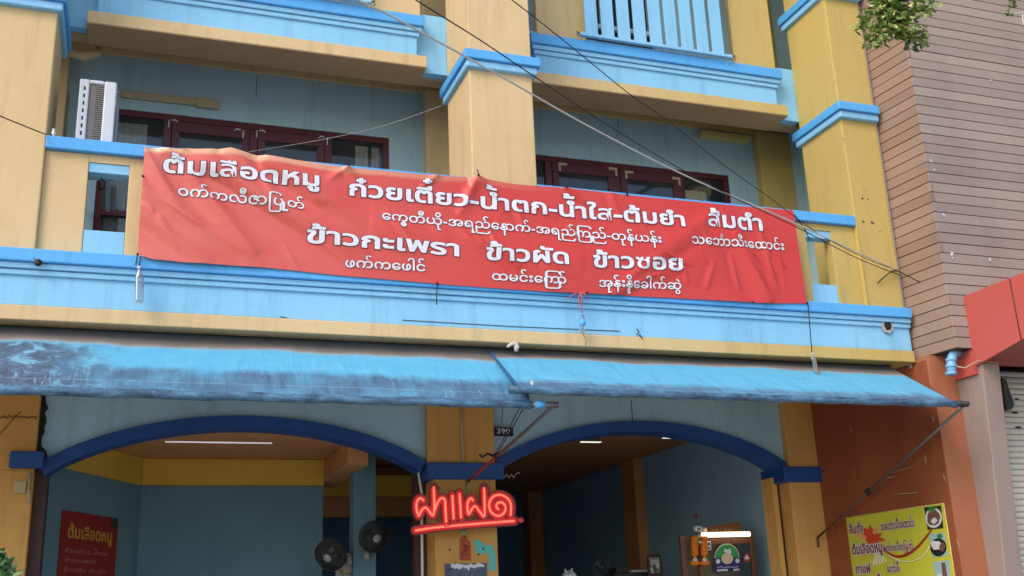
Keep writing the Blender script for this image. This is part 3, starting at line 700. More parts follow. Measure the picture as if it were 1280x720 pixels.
# ================================================================ BANNER
BY = 9.86
rb = random.Random(21)
def edge(pts, u):
    for (a, va), (c, vc) in zip(pts, pts[1:]):
        if a <= u <= c: t = (u-a)/(c-a); t = t*t*(3-2*t)*.5+t*.5; return va+(vc-va)*t
    return pts[-1][1]
TOP = [(0, 4.36), (.05, 4.37), (.11, 4.425), (.16, 4.385), (.27, 4.365), (.40, 4.37), (.46, 4.392), (.52, 4.362), (.60, 4.376), (.72, 4.352), (.86, 4.362), (1, 4.375)]
BOT = [(0, 3.285), (.02, 3.25), (.06, 3.24), (.16, 3.245), (.28, 3.215), (.43, 3.195), (.57, 3.19), (.66, 3.20), (.80, 3.215), (.92, 3.22), (1, 3.252)]
folds = [(.0, 1., .05, .45, .012, .030), (.03, .98, .15, .1, .014, .045), (.05, 1., .22, .35, .012, .035), (.11, 1.0, .17, .70, .010, .03), (.08, .9, .30, .2, .020, .050),
         (.16, .98, .24, .62, .010, .035), (.17, .95, .42, .1, .018, .030), (.0, .4, .09, .0, .012, .03), (.0, .62, .16, .02, .013, .030), (.27, 1, .30, .82, .006, .02), (.27, 1., .24, .84, .006, .02),
         (.40, 1., .36, .80, .008, .02), (.46, 1., .43, .62, .012, .035), (.46, 1., .50, .7, .01, .025), (.60, 1., .63, .85, .006, .02), (.66, .03, .86, .95, .013, .034), (.66, .0, .78, .34, .010, .02),
         (.55, .2, .9, .75, .05, .03), (.88, .72, .935, .0, .018, .035), (.93, .8, .95, .1, .010, .02), (.96, .6, .965, .1, .008, .012), (.84, .4, .82, .1, .006, .012), (.87, .5, .88, .1, .006, .012), (.3, .5, .62, .3, .05, .025)]
folds += [(a, b_, a+rb.uniform(.01, .06), b_-rb.uniform(.1, .35), rb.uniform(.003, .008), rb.uniform(.006, .016)) for a, b_ in [(rb.random()*.94, rb.uniform(.3, 1.)) for _ in range(34)]]
def banner(u, v, lift=0.0):                 # v: 1 top, 0 bottom
    x = -.03+7.155*u+.035*u*(1-v); zt, zb_ = edge(TOP, u), edge(BOT, u); z = zb_+(zt-zb_)*v
    h = .016*math.sin(u*9+1)+.012*math.sin(u*23+v*4)
    for (u0, v0, u1, v1, w_, am) in folds:
        dx, dz = (u1-u0)*6.6, (v1-v0); px, pz = (u-u0)*6.6, v-v0; L2 = dx*dx+dz*dz
        t = (px*dx+pz*dz)/L2; tc = max(0, min(1, t)); d = math.hypot(px-tc*dx, pz-tc*dz)/(w_*6.6)
        if d < 3:
            sgn = 1 if (px*dz-pz*dx) > 0 else -1
            tap = (1-tc)**.6 if (v0 > .88 or u0 < .03) else 1.6*math.sqrt(max(0, tc*(1-tc))); am *= 1.9*tap; h += am*math.exp(-1.7*d**1.3)+.35*am*math.exp(-(d-1.6)**2*2)*(-1)*(sgn > 0)
    h = .075*math.tanh(h/.075) if h > 0 else -.006*(1-math.exp(h/.006))
    return Vector((x, BY-h*.9-lift, z))
bt = thing('banner', (3.5, BY, 3.22), 'long red vinyl banner with white Thai and Burmese menu lettering hung over the balcony', 'banner')
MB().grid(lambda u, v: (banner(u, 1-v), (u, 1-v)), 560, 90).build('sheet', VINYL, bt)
# ---- lettering laid out glyph by glyph with Blender's own built-in font
def textmesh(s, bold):
    c = bpy.data.curves.new('t', 'FONT'); c.body = s; c.resolution_u = 3; c.bevel_depth = bold; c.bevel_resolution = 0; c.fill_mode = 'BOTH'
    o = bpy.data.objects.new('t', c); C.objects.link(o)
    bpy.context.view_layer.update()
    dg = bpy.context.evaluated_depsgraph_get(); me = o.evaluated_get(dg).to_mesh()
    vs = [v.co.copy() for v in me.vertices]; fs = [tuple(p.vertices) for p in me.polygons]; 
    bpy.data.objects.remove(o); bpy.data.curves.remove(c)
    if bold and vs:                     # cut the letter into small cells so that it can follow the folds of the cloth
        bm = bmesh.new(); bv = [bm.verts.new(v) for v in vs]
        for f in fs:
            try: bm.faces.new([bv[i] for i in f])
            except ValueError: pass
        for ax in (0, 1):
            lo, hi = min(v[ax] for v in vs), max(v[ax] for v in vs); k = lo+.13
            while k < hi:
                co = [0, 0, 0]; no = [0, 0, 0]; co[ax] = k; no[ax] = 1
                bmesh.ops.bisect_plane(bm, geom=bm.verts[:]+bm.edges[:]+bm.faces[:], plane_co=co, plane_no=no, dist=1e-5); k += .13
        bm.verts.index_update(); vs = [v.co.copy() for v in bm.verts]; fs = [tuple(v.index for v in f.verts) for f in bm.faces]; bm.free()
    return vs, fs
cache = {}
def width(s):
    if ('w', s) not in cache:
        vs, _ = textmesh(s, 0); cache['w', s] = max((v.x for v in vs), default=0)-min((v.x for v in vs), default=0)
    return cache['w', s]
def adv(ch):
    if ch == ' ': return .27
    base = 'ก'
    return width(base+ch+base)-width(base+base)
def glyph(ch, bold):
    if (ch, bold) not in cache: cache[ch, bold] = textmesh(ch, bold)
    return cache[ch, bold]
TONE = '\u0e48\u0e49\u0e4a\u0e4b'; UP = '\u0e34\u0e35\u0e36\u0e37\u0e31'
def layout(s):
    out = []; x = 0; prev = ''
    i = 0
    while i < len(s):
        ch = s[i]
        if ch == '{':                       # {c:dx:dy:scale} a small mark placed by hand, no advance
            j = s.index('}', i)
            if s[i+1:j] == ' ': x += .16; i = j+1; continue
            c_, dx, dy, sc_ = s[i+1:j].split(':'); out.append((c_, x+float(dx), float(dy), float(sc_))); i = j+1; continue
        dy = 0
        if ch in TONE and (prev in UP or (i+1 < len(s) and s[i+1] == '\u0e33')): dy = .30
        out.append((ch, x, dy, 1.)); x += adv(ch); prev = ch; i += 1
    return out, x
def lettering(s, place, bold, zs, wid, name, parent, mats, lift=(.006, .010), outline=1.5):
    lay, W = layout(s)
    b = MB()
    for li, (bd, mi) in enumerate(((bold*outline+.012, 1), (bold, 0)) if outline else ((bold, 0),)):
        for ch, x, dy, s_ in lay:
            if ch == ' ': continue
            wx = 1.
            if ch == 'W': ch, wx = 'ြ', 1.42
            # glyphs with a negative bearing are laid out behind a base letter so that marks land on it
            vs, fs = glyph(ch, bd*(.5 if ch in 'สลซ' else 1.))
            b.add([place((x+v.x*s_*wx)/W*wid, (dy+v.y*s_)*zs, lift[li if outline else 1]+v.z*.01) for v in vs], fs, mi)
    return b.build(name, mats, parent)
def banner_text(s, p0, p1, hpx, bold, kind):
    a, c = onY(*p0, BY-.02), onY(*p1, BY-.02)
    ref = glyph('ก' if kind == 'thai' else 'ဝ', 0)[0]; rh = max(v.y for v in ref)-min(v.y for v in ref)
    hz = (onY(p0[0], p0[1]-hpx, BY).z-onY(*p0, BY).z)/rh
    wid = c.x-a.x; dz = (c.z-a.z)
    def place(x, z, lift):
        X = a.x+x; Z = a.z+dz*x/wid+z
        u = (X+.03)/7.155; zt, zb_ = edge(TOP, u), edge(BOT, u); v = (Z-zb_)/(zt-zb_)
        q = banner(u, v, lift); return (X, q.y, Z)
    lettering(s, place, bold, hz, wid, 'lettering', bt, [LETTER, LETTERDARK])
TH, MY = .029, .016
banner_text('ต้มเลือดหมู', (202, 213.5), (401, 235), 15.0, TH, 'thai')
banner_text('ก๋วยเตี๋ยว-น้ำตก-น้ำใส-ต้มยำ', (435, 243), (857, 284), 14.6, TH, 'thai')
banner_text('ส้มตำ', (883, 282), (956, 288), 14.6, TH, 'thai')
banner_text('ဝက်ကလီဇာြပ{ု:.46:.36:1.5}{ }တ်', (221.5, 243), (381, 262.5), 9.3, MY, 'my')
banner_text('ေကွ့တီယို-အရည်ေနာက်-အရည်{W:0:0:1}ကည်-တုန်ယန်း', (477, 274), (826, 305), 8.6, MY, 'my')
banner_text('သေဘ{င:-.42:.52:.42}{်:-.10:.42:.5}ာသီးေထာင်း', (863, 305), (982, 312), 8.6, MY, 'my')
banner_text('ข้าวกะเพรา', (382, 302), (577, 319.5), 14.6, TH, 'thai')
banner_text('ข้าวผัด', (607, 323.5), (712, 331), 14.2, TH, 'thai')
banner_text('ข้าวซอย', (740, 334), (855, 338), 14.0, TH, 'thai')
banner_text('ဖက်ကေဖါင်', (431, 333), (533, 338.5), 8.6, MY, 'my')
banner_text('ထမင်းေ{W:0:0:1}ကာ်', (615, 349), (708, 355), 8.2, MY, 'my')
banner_text('အုန်းနို့ေခါက်ဆွဲ', (748, 358.5), (853, 361), 8.2, MY, 'my')
# ties
for (u, v, dx, dz) in ((.0, .0, -.01, -.10), (.27, 1, .02, .07), (.46, 1, .0, .08), (.60, 1, .0, .08), (.70, 1., 0, .06), (1, 0, .03, .04), (.395, 0, -.01, -.22), (.0, .72, 0, 0), (.62, 0, 0, 0), (.9, 0, 0, 0)):
    p_ = banner(u, v, .006); b = MB()
    b.tube([p_+Vector((-.008, 0, 0)), p_+Vector((.008, 0, .004))], .012, 8)
    if dx or dz: b.tube([p_, p_+Vector((dx*.5, .02, dz*.6)), p_+Vector((dx, .05 if dz > 0 else .0, dz))], .006, 5)
    b.build('tie', BLACK, bt)

# ================================================================ HANGING BOTTLES
def bottle(top, bot, hang, label, mat, labelled, r=.042):
    T, Bm = top, bot; ax = T-Bm; L = ax.length; t = thing('plastic_bottle', tuple(Bm), label, 'bottle', 'water bottles hung from the banner')
    prof = [(0.0, .9), (.06, 1.), (.55, 1), (.60, .92), (.66, 1.), (.74, .9), (.86, .36), (.93, .34)]
    b = MB(); b.tube([Bm+ax*h for h, _ in prof], [r*k for _, k in prof], 14); b.build('body', mat, t)
    MB().tube([Bm+ax*.93, T], r*.42, 10).build('bottle_cap', BLUE_BAND if labelled else WHITE, t)
    if labelled: MB().tube([Bm+ax*.38, Bm+ax*.66], r*1.03, 14).build('wrapper', BLUE_BAND, t)
    MB().tube([T]+hang, .006, 5).build('cord', labelled or BLACK, t)
PINK = plain('pink_ribbon', (190, 92, 96), .7)
bottle(onY(174, 333, 9.82), onY(174.5, 378, 9.82), [onY(176, 320, 9.84)], 'clear empty bottle hanging below the left corner of the red banner', BOTTLE, None, .04)
bottle(onY(728, 393, 9.82), onY(727.5, 416, 9.82), [onY(727, 384, 9.83), onY(724, 366, 9.83)], 'small bottle with blue wrapper on a pink ribbon below the banner middle', BOTTLE, PINK, .035)
bottle(onY(1015, 441, 9.82), onY(1021, 471, 9.82), [onY(1013, 418, 9.84), onY(1012, 404, 9.83), onY(1010, 380, 9.84)], 'slim clear bottle on a black cord near the right end of the balcony', BOTTLE, None, .03)
rib = thing('ribbon', tuple(onY(724, 366, 9.83)), 'frayed pink ribbon knotted at the lower edge of the red banner', 'ribbon')
b = MB()
for e in ((709, 374), (714, 371), (737, 374), (734, 370), (722, 384), (729, 380)):
    s_ = onY(724, 366, 9.83); q = onY(*e, 9.80); b.tube([s_, s_.lerp(q, .5)+Vector((0, -.02, .015)), q], [.007, .008, .003], 5)
b.build('strand', PINK, rib)
b = MB(); b.tube([onY(728, 416, 9.82), onY(733, 426, 9.86), onY(732, 432, 9.9)], .004, 5); b.build('tail', PINK, rib)
hk = thing('wall_hook', tuple(onY(797, 416, 9.95)), 'small bent wire hook on the blue slab below the banner', 'hook')
MB().tube([onY(x, y, 9.94) for x, y in ((796, 411), (799, 415), (796, 418), (800, 419), (803, 424))], .007, 5).build('wire', BLACK, hk)
wn = thing('wire_stub', tuple(onY(48, 330, 9.86)), 'black wire stub with loose ends on the blue slab, lower left of the parapet', 'wire')
b = MB(); q = onY(48, 329, 9.865); b.lathe([(.0, -.0), (.034, .01), (.03, .03), (0, .036)], q, 10, axis='y')
for e in ((42, 322), (43, 331), (60, 330)): b.tube([q, onY(*e, 9.86)], .004, 5)
b.build('stub', BLACK, wn)

# ================================================================ AIR CONDITIONER
A0, A1 = onY(97, 171, 10.18), onY(146, 100, 10.18)
ax0, ax1, az0, az1 = -.665, -.325, 4.475, 5.165
ac = thing('air_conditioner', (ax0, 10.2, az0), 'white outdoor air conditioner unit standing end-on on the left balcony rail', 'air conditioner')
fx = lambda t: ax0+(ax1-ax0)*t; fz = lambda t: az0+(az1-az0)*t
b = MB(); b.box(ax0, ax1, 10.21, 11.1, az0, az1); 
b.box(ax0, fx(.27), 10.18, 10.209, az0, az1); b.box(fx(.67), ax1, 10.18, 10.209, az0, az1); b.box(fx(.2701), fx(.6699), 10.181, 10.209, az0, fz(.06)); b.box(fx(.2701), fx(.6699), 10.181, 10.209, fz(.94), az1)
b.build('casing', WHITE, ac, .012)
bx('coil', plain('grey_brown_coil', (112, 104, 98), .6), ac, fx(.272), fx(.668), 10.2, 10.208, fz(.062), fz(.938), 0)
f0 = MB().box(fx(.44), fx(.665), 10.188, 10.2, fz(.075), fz(.082)).build('fin', GREYPL, ac); lf = f0.location.copy()
for i in range(1, 26):
    c = f0.copy(); C.objects.link(c); c.location = lf+Vector((0, 0, i*(az1-az0)*.0335*S))
for i in range(7):
    bx('slot', BLACK, ac, fx(.12), fx(.17), 10.1785, 10.182, fz(.13+i*.115), fz(.19+i*.115), 0)
bx('side_cover', GREYPL, ac, ax1+.001, ax1+.03, 10.3, 10.9, az0+.03, fz(.7), .01)
MB().box(ax0+.03, ax0+.07, 10.2, 11.9, az0-.03, az0-.001).box(ax1-.07, ax1-.03, 10.2, 11.9, az0-.03, az0-.001).build('bracket', WHITE, ac)
b = MB(); b.tube([(ax1-.02, 10.22, az1-.06), (ax1+.02, 10.20, az1-.1)], .004, 5).build('tag', WHITE, ac)
ck = thing('pipe_stub', tuple(onY(67, 172, 10.02)), 'tiny white pipe stub standing on the left end of the balcony rail', 'pipe')
MB().tube([onY(67, 173, 10.02), onY(67, 161, 10.02)], .012, 8).tube([onY(64, 166, 10.02), onY(70, 167, 10.02)], .01, 6).build('pipe', WHITE, ck)
rp = thing('cord_loop', tuple(onY(126, 232, 10.5)), 'black cord loop hanging inside the left parapet opening', 'cord')
MB().tube([onY(x, y, 10.6) for x, y in ((124, 238), (124, 228), (127, 223), (131, 228), (130, 236), (126, 238), (124, 232))], .008, 6).build('loop', BLACK, rp)

# ================================================================ OVERHEAD CABLES
def cable(pts, r, mat, label):
    P = [onY(x, y, d) for x, y, d in pts]; out = []
    for i in range(len(P)-1):
        p0_, p1_, p2_, p3_ = P[max(i-1, 0)], P[i], P[i+1], P[min(i+2, len(P)-1)]
        for k in range(8):
            t = k/8; out.append(.5*((2*p1_)+(p2_-p0_)*t+(2*p0_-5*p1_+4*p2_-p3_)*t*t+(3*p1_-p0_-3*p2_+p3_)*t**3))
    out.append(P[-1])
    tag(MB().tube(out, r, 8).build('cable', mat), label, 'cable')
cable([(300, -75, 5.4), (447, 0, 6.2), (500, 26, 6.6), (620, 92, 7.3), (740, 160, 8.1), (860, 221, 8.8), (985, 275, 9.4), (1060, 310, 9.7), (1122, 338, 9.96)], .0080, CABLE, 'thick pale grey cable sagging from the upper left to the right pillar')
cable([(430, -60, 5.6), (520, 0, 6.2), (600, 50, 6.7), (670, 97, 7.2), (770, 163, 8.), (890, 233, 8.9), (1000, 286, 9.5), (1070, 322, 9.75), (1128, 345, 9.96)], .0050, BLACK, 'middle black cable running just above the pale cable')
cable([(570, -50, 5.8), (640, 0, 6.2), (710, 55, 6.8), (785, 116, 7.4), (840, 155, 7.9), (900, 203, 8.6), (955, 242, 9.2), (1020, 290, 9.6), (1080, 322, 9.8), (1122, 338, 9.97)], .0042, BLACK, 'thin black cable crossing highest, over the upper right slab')
cable([(-60, 118, 8.5), (0, 145, 9.2), (57, 168, 9.98)], .006, BLACK, 'short thin cable reaching the left balcony rail over the pillar')
cable([(310, 190, 11.6), (400, 175, 11.4), (480, 157, 11.2), (555, 131, 10.96)], .0035, CABLE, 'hair-thin pale line from the central pillar cap to the left window')
cable([(988, 262, 9.98), (1005, 285, 9.97), (1012, 300, 9.97)], .006, BLACK, 'short black tie cord at the upper right corner of the banner')
cable([(1097, 354, 9.98), (1112, 341, 9.95), (1122, 339, 9.96), (1150, 353, 9.38)], .007, BLACK, 'bent black wire end at the cable anchor on the right pillar')
cable([(628, 508, 11.9), (627, 530, 11.9)], .004, BLACK, 'tiny black line above the house number plate')

# ================================================================ HOUSE NUMBER, NEON SIGN, NOTICES
def flat_text(s, P0, ux, uz, nrm, h, wid, bold, name, parent, mats, outline=0):
    ref = glyph('ก' if ord(s[0]) in range(0xe00, 0xe80) else 'ဝ' if ord(s[0]) > 0x1000 else '3', 0)[0]; rh = max(v.y for v in ref)-min(v.y for v in ref)
    def place(x, z, lift): return tuple(P0+ux*x+uz*z+nrm*lift)
    return lettering(s, place, bold, h/rh, wid, name, parent, mats, (.002, .004), outline)
X_, Z_, N_ = Vector((1, 0, 0)), Vector((0, 0, 1)), Vector((0, -1, 0))
hn = thing('number_plate', tuple(onY(629, 540, 11.93)), 'dark blue house number plate reading 390 beside the central pillar', 'sign')
p0, p1 = onY(616.5, 545, 11.93), onY(641.5, 534, 11.93)
MB().box(p0.x, p1.x, 11.93, 11.95, p0.z, p1.z).build('plate', plain('enamel_navy', (26, 30, 74), .3), hn, .006)
flat_text('390', Vector((p0.x+.04, 11.929, p0.z+.03)), X_, Z_, N_, .062, p1.x-p0.x-.08, .012, 'lettering', hn, [WHITE])

neon = thing('neon_sign', tuple(onY(583, 655, 11.6)), 'lit red neon sign reading in Thai script hung before the central pillar', 'sign')
NY = 11.62
def npx(x, y, d=0): q = onY(480+x/4.5, 560+y/4.5, NY-d); return Vector((q.x, q.y, q.z))
strokes = [[(224, 298), (207, 282), (188, 296), (182, 330), (190, 372), (198, 380), (212, 350), (232, 334), (252, 352), (276, 380), (283, 335), (282, 275), (280, 218)],
           [(286, 350), (300, 310), (322, 282), (342, 292), (346, 345), (350, 418)],
           [(385, 264), (388, 330), (392, 400)], [(425, 254), (430, 330), (434, 394)],
           [(502, 298), (490, 282), (474, 300), (469, 335), (476, 372), (492, 348), (512, 326), (534, 352), (562, 384), (566, 330), (563, 222)],
           [(712, 380), (714, 322), (698, 286), (658, 264), (616, 272), (592, 312), (602, 358), (640, 382), (674, 366), (684, 332), (664, 306), (638, 312), (632, 332), (646, 346)],
           [(176, 464), (300, 446), (500, 428), (735, 410)]]
def smooth(pts, n=6):
    out = []; P = [Vector((a, c, 0)) for a, c in pts]
    for i in range(len(P)-1):
        a, b_, c, d = P[max(i-1, 0)], P[i], P[i+1], P[min(i+2, len(P)-1)]
        for k in range(n):
            t = k/n; q = .5*((2*b_)+(c-a)*t+(2*a-5*b_+4*c-d)*t*t+(3*b_-a-3*c+d)*t**3); out.append((q.x, q.y))
    out.append(pts[-1]); return out
NE = emit('neon_glow', (255, 88, 70), 1.15, (255, 120, 100)); NEB = plain('red_acrylic_backing', (206, 30, 26), .35, var=.1)
NEB2 = plain('dark_red_acrylic_rim', (140, 30, 28), .35, var=.1)
for i, st in enumerate(strokes):
    sm = smooth(st)
    for hw, dep, mt, nm in ((20, -.012, NEB, 'backing'), (28, -.03, NEB2, 'backing_rim')):
        b = MB(); L = []; Rr = []
        for j in range(len(sm)):
            a, c = sm[max(j-1, 0)], sm[min(j+1, len(sm)-1)]; tx, ty = c[0]-a[0], c[1]-a[1]; l = math.hypot(tx, ty) or 1
            L.append((sm[j][0]-ty/l*hw, sm[j][1]+tx/l*hw)); Rr.append((sm[j][0]+ty/l*hw, sm[j][1]-tx/l*hw))
        for j in range(len(sm)-1):
            jit = .0003*(j % 7)+.0021*i*.15
            b.prism([npx(*L[j], dep+jit), npx(*L[j+1], dep+jit), npx(*Rr[j+1], dep+jit), npx(*Rr[j], dep+jit)], (0, .008, 0))
        for e, k in ((sm[0], 0), (sm[-1], 1)):
            b.prism([npx(e[0]+hw*math.cos(t), e[1]+hw*math.sin(t), dep+.0025+k*.0004) for t in [2*math.pi*q/14 for q in range(14)]], (0, .008, 0))
        b.build(nm, mt, neon)
    MB().tube([npx(*q) for q in sm], .0115, 8).build('tube', NE, neon)
MB().lathe([(.03, 0), (.03, .03), (.0, .04)], npx(768, 407, .0), 10, axis='y').build('end_cap', plain('pink_end_cap', (230, 80, 90), .3), neon)
for (x, y) in ((280, 205), (563, 205)):
    MB().prism([npx(x-30, y+10, -.004), npx(x-4, y-16, -.004), npx(x+42, y+22, -.004), npx(x+6, y+26, -.004)], (0, .01, 0)).build('backing', NEB2, neon)
MB().tube([npx(330, 430, .03), npx(345, 442, .03), npx(362, 440, .03), npx(378, 424, .03)], .007, 6).build('clip', STEEL, neon)
MB().tube([onY(583, 600, 11.7), onY(583, 616, 11.66)], .012, 6).build('hanger', STEEL, neon)

def card(name, label, cat, px, y, mat, x0, y0, x1, y1, dep=.006, bevel=.0):
    pass
ch = thing('paper_charm', tuple(onY(581, 700, 11.89)), 'faded red paper charm pinned to the central pillar under the neon sign', 'paper charm')
q = [onY(540+x/9, 640+y/9, 11.893) for x, y in ((315, 540), (440, 545), (432, 345), (395, 300), (395, 270), (355, 268), (315, 300))]
k = NT('faded_red_paper'); k.col(k.mix(k.ramp(k.noise(k.pos(), 30, 5), [(.4, 0.), (.6, 1.)]), lin((176, 84, 56)), lin((140, 54, 40)))); k.rough(.8)
MB().prism([(v.x, 11.893, v.z) for v in q], (0, .006, 0)).build('paper', k.m, ch)
b = MB()
for i, yy in enumerate((375, 400, 425, 450, 475)): b.tube([onY(540+(362+6*(i % 2))/9, 640+yy/9, 11.891), onY(540+392/9, 640+(yy+8*(-1)**i)/9, 11.891)], .004, 4)
b.build('lettering', plain('dark_red_ink', (96, 30, 28), .7), ch)
MB().lathe([(.028, 0), (.028, .004)], onY(580, 665, 11.895), 14, axis='y').build('washer', plain('pale_green_disc', (150, 176, 160), .6), ch)
nt_ = thing('notice_sheet', tuple(onY(581, 716, 11.89)), 'dark glossy notice with torn white upper edge low on the central pillar', 'notice')
q0, q1 = onY(556, 705, 11.892), onY(608, 704, 11.892)
k = NT('dark_glossy_print'); c_ = k.ramp(k.noise(k.map(k.pos(), (2, 2, 4)), 3, 5), [(.35, lin((34, 42, 66))), (.6, lin((74, 86, 112))), (.75, lin((140, 150, 170)))]); k.col(c_); k.rough(.3)
MB().box(q0.x, q1.x, 11.886, 11.898, q0.z-.6, q0.z).build('sheet', k.m, nt_)
tp = []
for i in range(20): tp.append((q0.x+.07+(q1.x-q0.x-.1)*i/19, 11.883, q0.z-.02+R_.uniform(0, .025)))
for i in range(20): tp.append((q1.x-.03-(q1.x-q0.x-.1)*i/19, 11.883, q0.z-.035-R_.uniform(0, .05)*(1 if i > 8 else .4)))
MB().prism(tp, (0, .002, 0)).build('torn_edge', WHITE, nt_)

# ---- red menu poster on the angled partition
rp_ = thing('menu_poster', tuple(P1.lerp(P2, .3)), 'dark red menu poster with yellow heading on the angled blue partition', 'poster')
du = (P2-P1); du.z = 0; dn = Vector((du.y, -du.x, 0)).normalized(); dun = du.normalized()
def onwall(px, py):
    r = ray(px, py); t = P1.dot(dn)/r.dot(dn); return r*t
w0, w1 = onwall(77, 638), onwall(147, 648)
RP = plain('faded_red_print', (138, 34, 32), .5, var=.2, scale=4)
wz = (w0.z+w1.z)/2
wl_ = (w1-w0); wl_.z = 0; WL = wl_.length
base_ = Vector((w0.x, w0.y, wz))+dn*.012
def pp(a, b_, l=0): return base_+dun*a*WL+Vector((0, 0, -b_))+dn*l
MB().prism([pp(0, 0), pp(1, 0), pp(1, 1.5), pp(0, 1.5)], tuple(-dn*.008)).build('sheet', RP, rp_)
GOLD = plain('ochre_print', (196, 150, 66), .5)
PINKW = plain('pale_pink_print', (190, 120, 130), .5)
r2 = random.Random(5)
flat_text('ต้มเลือดหมู', pp(.1, .28, .002), dun, Z_, dn, .10, WL*.8, .03, 'lettering', rp_, [GOLD])
for i, (s_, cc) in enumerate((('ก๋วยเตี๋ยว น้ำตก', .44), ('ข้าวกะเพรา', .54), ('ข้าวผัด ต้มยำ', .64), ('ข้าวซอย', .74))):
    flat_text(s_, pp(.08, cc, .002), dun, Z_, dn, .035, WL*(.75 if i % 2 == 0 else .55), .008, 'lettering', rp_, [PINKW])
MB().prism([pp(.86, .0, .003), pp(.99, .0, .003), pp(.99, .12, .003), pp(.86, .12, .003)], tuple(dn*.002)).build('corner_patch', DARK, rp_)
MB().prism([tuple(pp(.62+.30*math.cos(t)*r2.uniform(.7, 1), .86+.16*math.sin(t)*r2.uniform(.7, 1.1), .003)) for t in [2*math.pi*i/14 for i in range(14)]], tuple(dn*.002)).build('dish_photo', plain('grey_food_photo', (130, 120, 118), .5, var=.5, scale=30), rp_)
MB().prism([tuple(pp(.10+.10*math.cos(t)*r2.uniform(.7, 1), .92+.08*math.sin(t)*r2.uniform(.7, 1.1), .003)) for t in [2*math.pi*i/12 for i in range(12)]], tuple(dn*.002)).build('dish_photo', plain('pink_food_photo', (190, 140, 140), .5, var=.5, scale=30), rp_)

# ---- yellow menu poster on the terracotta wall
yp = thing('menu_poster', (8.55, 10.4, 0), 'yellow menu poster with red flower and food photos on the terracotta wall', 'poster')
nw = Vector((-1, -.0723, 0)).normalized(); tw = Vector((.0723, -1, 0)).normalized()      # towards the street
def onpw(px, py):
    o = Vector((8.645, 9.75, 0))+nw*.012; r = ray(px, py); return r*(o.dot(nw)/r.dot(nw))
def yz(x, y): return onpw(1050+x/7.2, 620+y/7.2)       # zoom coordinates of the poster
c00, c10 = yz(52, 198), yz(932, 62)
YP = plain('yellow_green_print', (192, 192, 60), .4, var=.06, scale=3)
zt2 = (c00.z+c10.z)/2
MB().prism([(c00.x, c00.y, zt2), (c10.x, c10.y, zt2), (c10.x, c10.y, zt2-1.5), (c00.x, c00.y, zt2-1.5)], tuple(-nw*.008)).build('sheet', YP, yp)
MB().tube([(c00.x, c00.y, zt2), (c10.x, c10.y, zt2), (c10.x, c10.y, zt2-1.5)], .008, 5).build('pale_edge', plain('cream_hem', (220, 196, 120), .5), yp)
REDP = plain('orange_red_print', (192, 64, 36), .45, var=.2, scale=8); WHP = plain('white_swash_print', (214, 220, 190), .45); PEACH = plain('peach_print', (222, 150, 100), .45, var=.2, scale=8); DRED = plain('dark_red_print', (160, 34, 26), .45)
def poly(pts, mat, name, l): MB().prism([tuple(yz(*q)+nw*l) for q in pts], tuple(nw*.001)).build(name, mat, yp)
for i, (a, L_, wd) in enumerate(((-2.9, 150, 28), (-2.35, 160, 30), (-1.75, 130, 26), (-1.15, 120, 22), (.1, 130, 18), (.75, 200, 26), (2.0, 190, 26), (-.5, 110, 20))):
    cx, cy = 290, 385; dx, dy = math.cos(a), math.sin(a)
    poly([(cx-dy*10, cy+dx*10), (cx+dx*L_*.6-dy*wd, cy+dy*L_*.6+dx*wd), (cx+dx*L_, cy+dy*L_), (cx+dx*L_*.6+dy*wd, cy+dy*L_*.6-dx*wd), (cx+dy*10, cy-dx*10)], (REDP if i % 3 else PEACH), 'flower_petal', .0005*i+.001)
poly([(290+55*math.cos(t), 385+50*math.sin(t)) for t in [2*math.pi*i/14 for i in range(14)]], REDP, 'flower_centre', .006)
for i, a in enumerate((.95, 1.15, 1.35, 1.55, 1.75)):
    cx, cy = 330, 470; L_ = 150; dx, dy = math.cos(a), math.sin(a)
    poly([(cx, cy), (cx+dx*L_-dy*9, cy+dy*L_+dx*9), (cx+dx*L_+dy*9, cy+dy*L_-dx*9)], WHP, 'white_ray', .001+.0003*i)
sw = [(400, 470), (450, 520), (530, 545), (620, 520), (700, 460), (770, 380), (830, 300)]
MB().tube([tuple(yz(*q)+nw*.004) for q in smooth(sw, 4)], [.010+.006*math.sin(math.pi*i/24) for i in range(25)], 5).build('red_swash', DRED, yp)
sw = [(430, 520), (520, 575), (620, 590), (720, 560), (780, 500), (805, 450)]
MB().tube([tuple(yz(*q)+nw*.003) for q in smooth(sw, 4)], .007, 5).build('white_swash', WHP, yp)
def ytext(s, a, c, hpx, bold):
    A, B_ = yz(*a)+nw*.006, yz(*c)+nw*.006; A.z = (A.z+B_.z)/2; d = B_-A; d.z = 0
    hh = yz(a[0], a[1]-hpx).z-yz(*a).z
    flat_text(s, A, d.normalized(), Z_, nw, hh, d.length, bold, 'lettering', yp, [plain('maroon_letter', (120, 50, 60), .4), WHITE], 2.4)
ytext('ส้มตำ', (88, 345), (218, 322), 62, .03)
ytext('သေဘ{င:-.42:.52:.42}{်:-.10:.42:.5}ာသီးေထာင်း', (372, 303), (680, 278), 52, .03)
ytext('ต้มเลือดหมู', (118, 532), (392, 492), 66, .04)
ytext('ဝက်ကလီဇာြပ{ု:.22:.32:1.6}{ }တ်', (400, 495), (668, 478), 46, .03)
ytext('กาแฟ', (148, 700), (285, 682), 60, .04)
ytext('ေကာ်ဖီ', (432, 688), (545, 676), 50, .03)
ytext('ก๋วยเตี๋ยว', (170, 850), (480, 812), 62, .04)
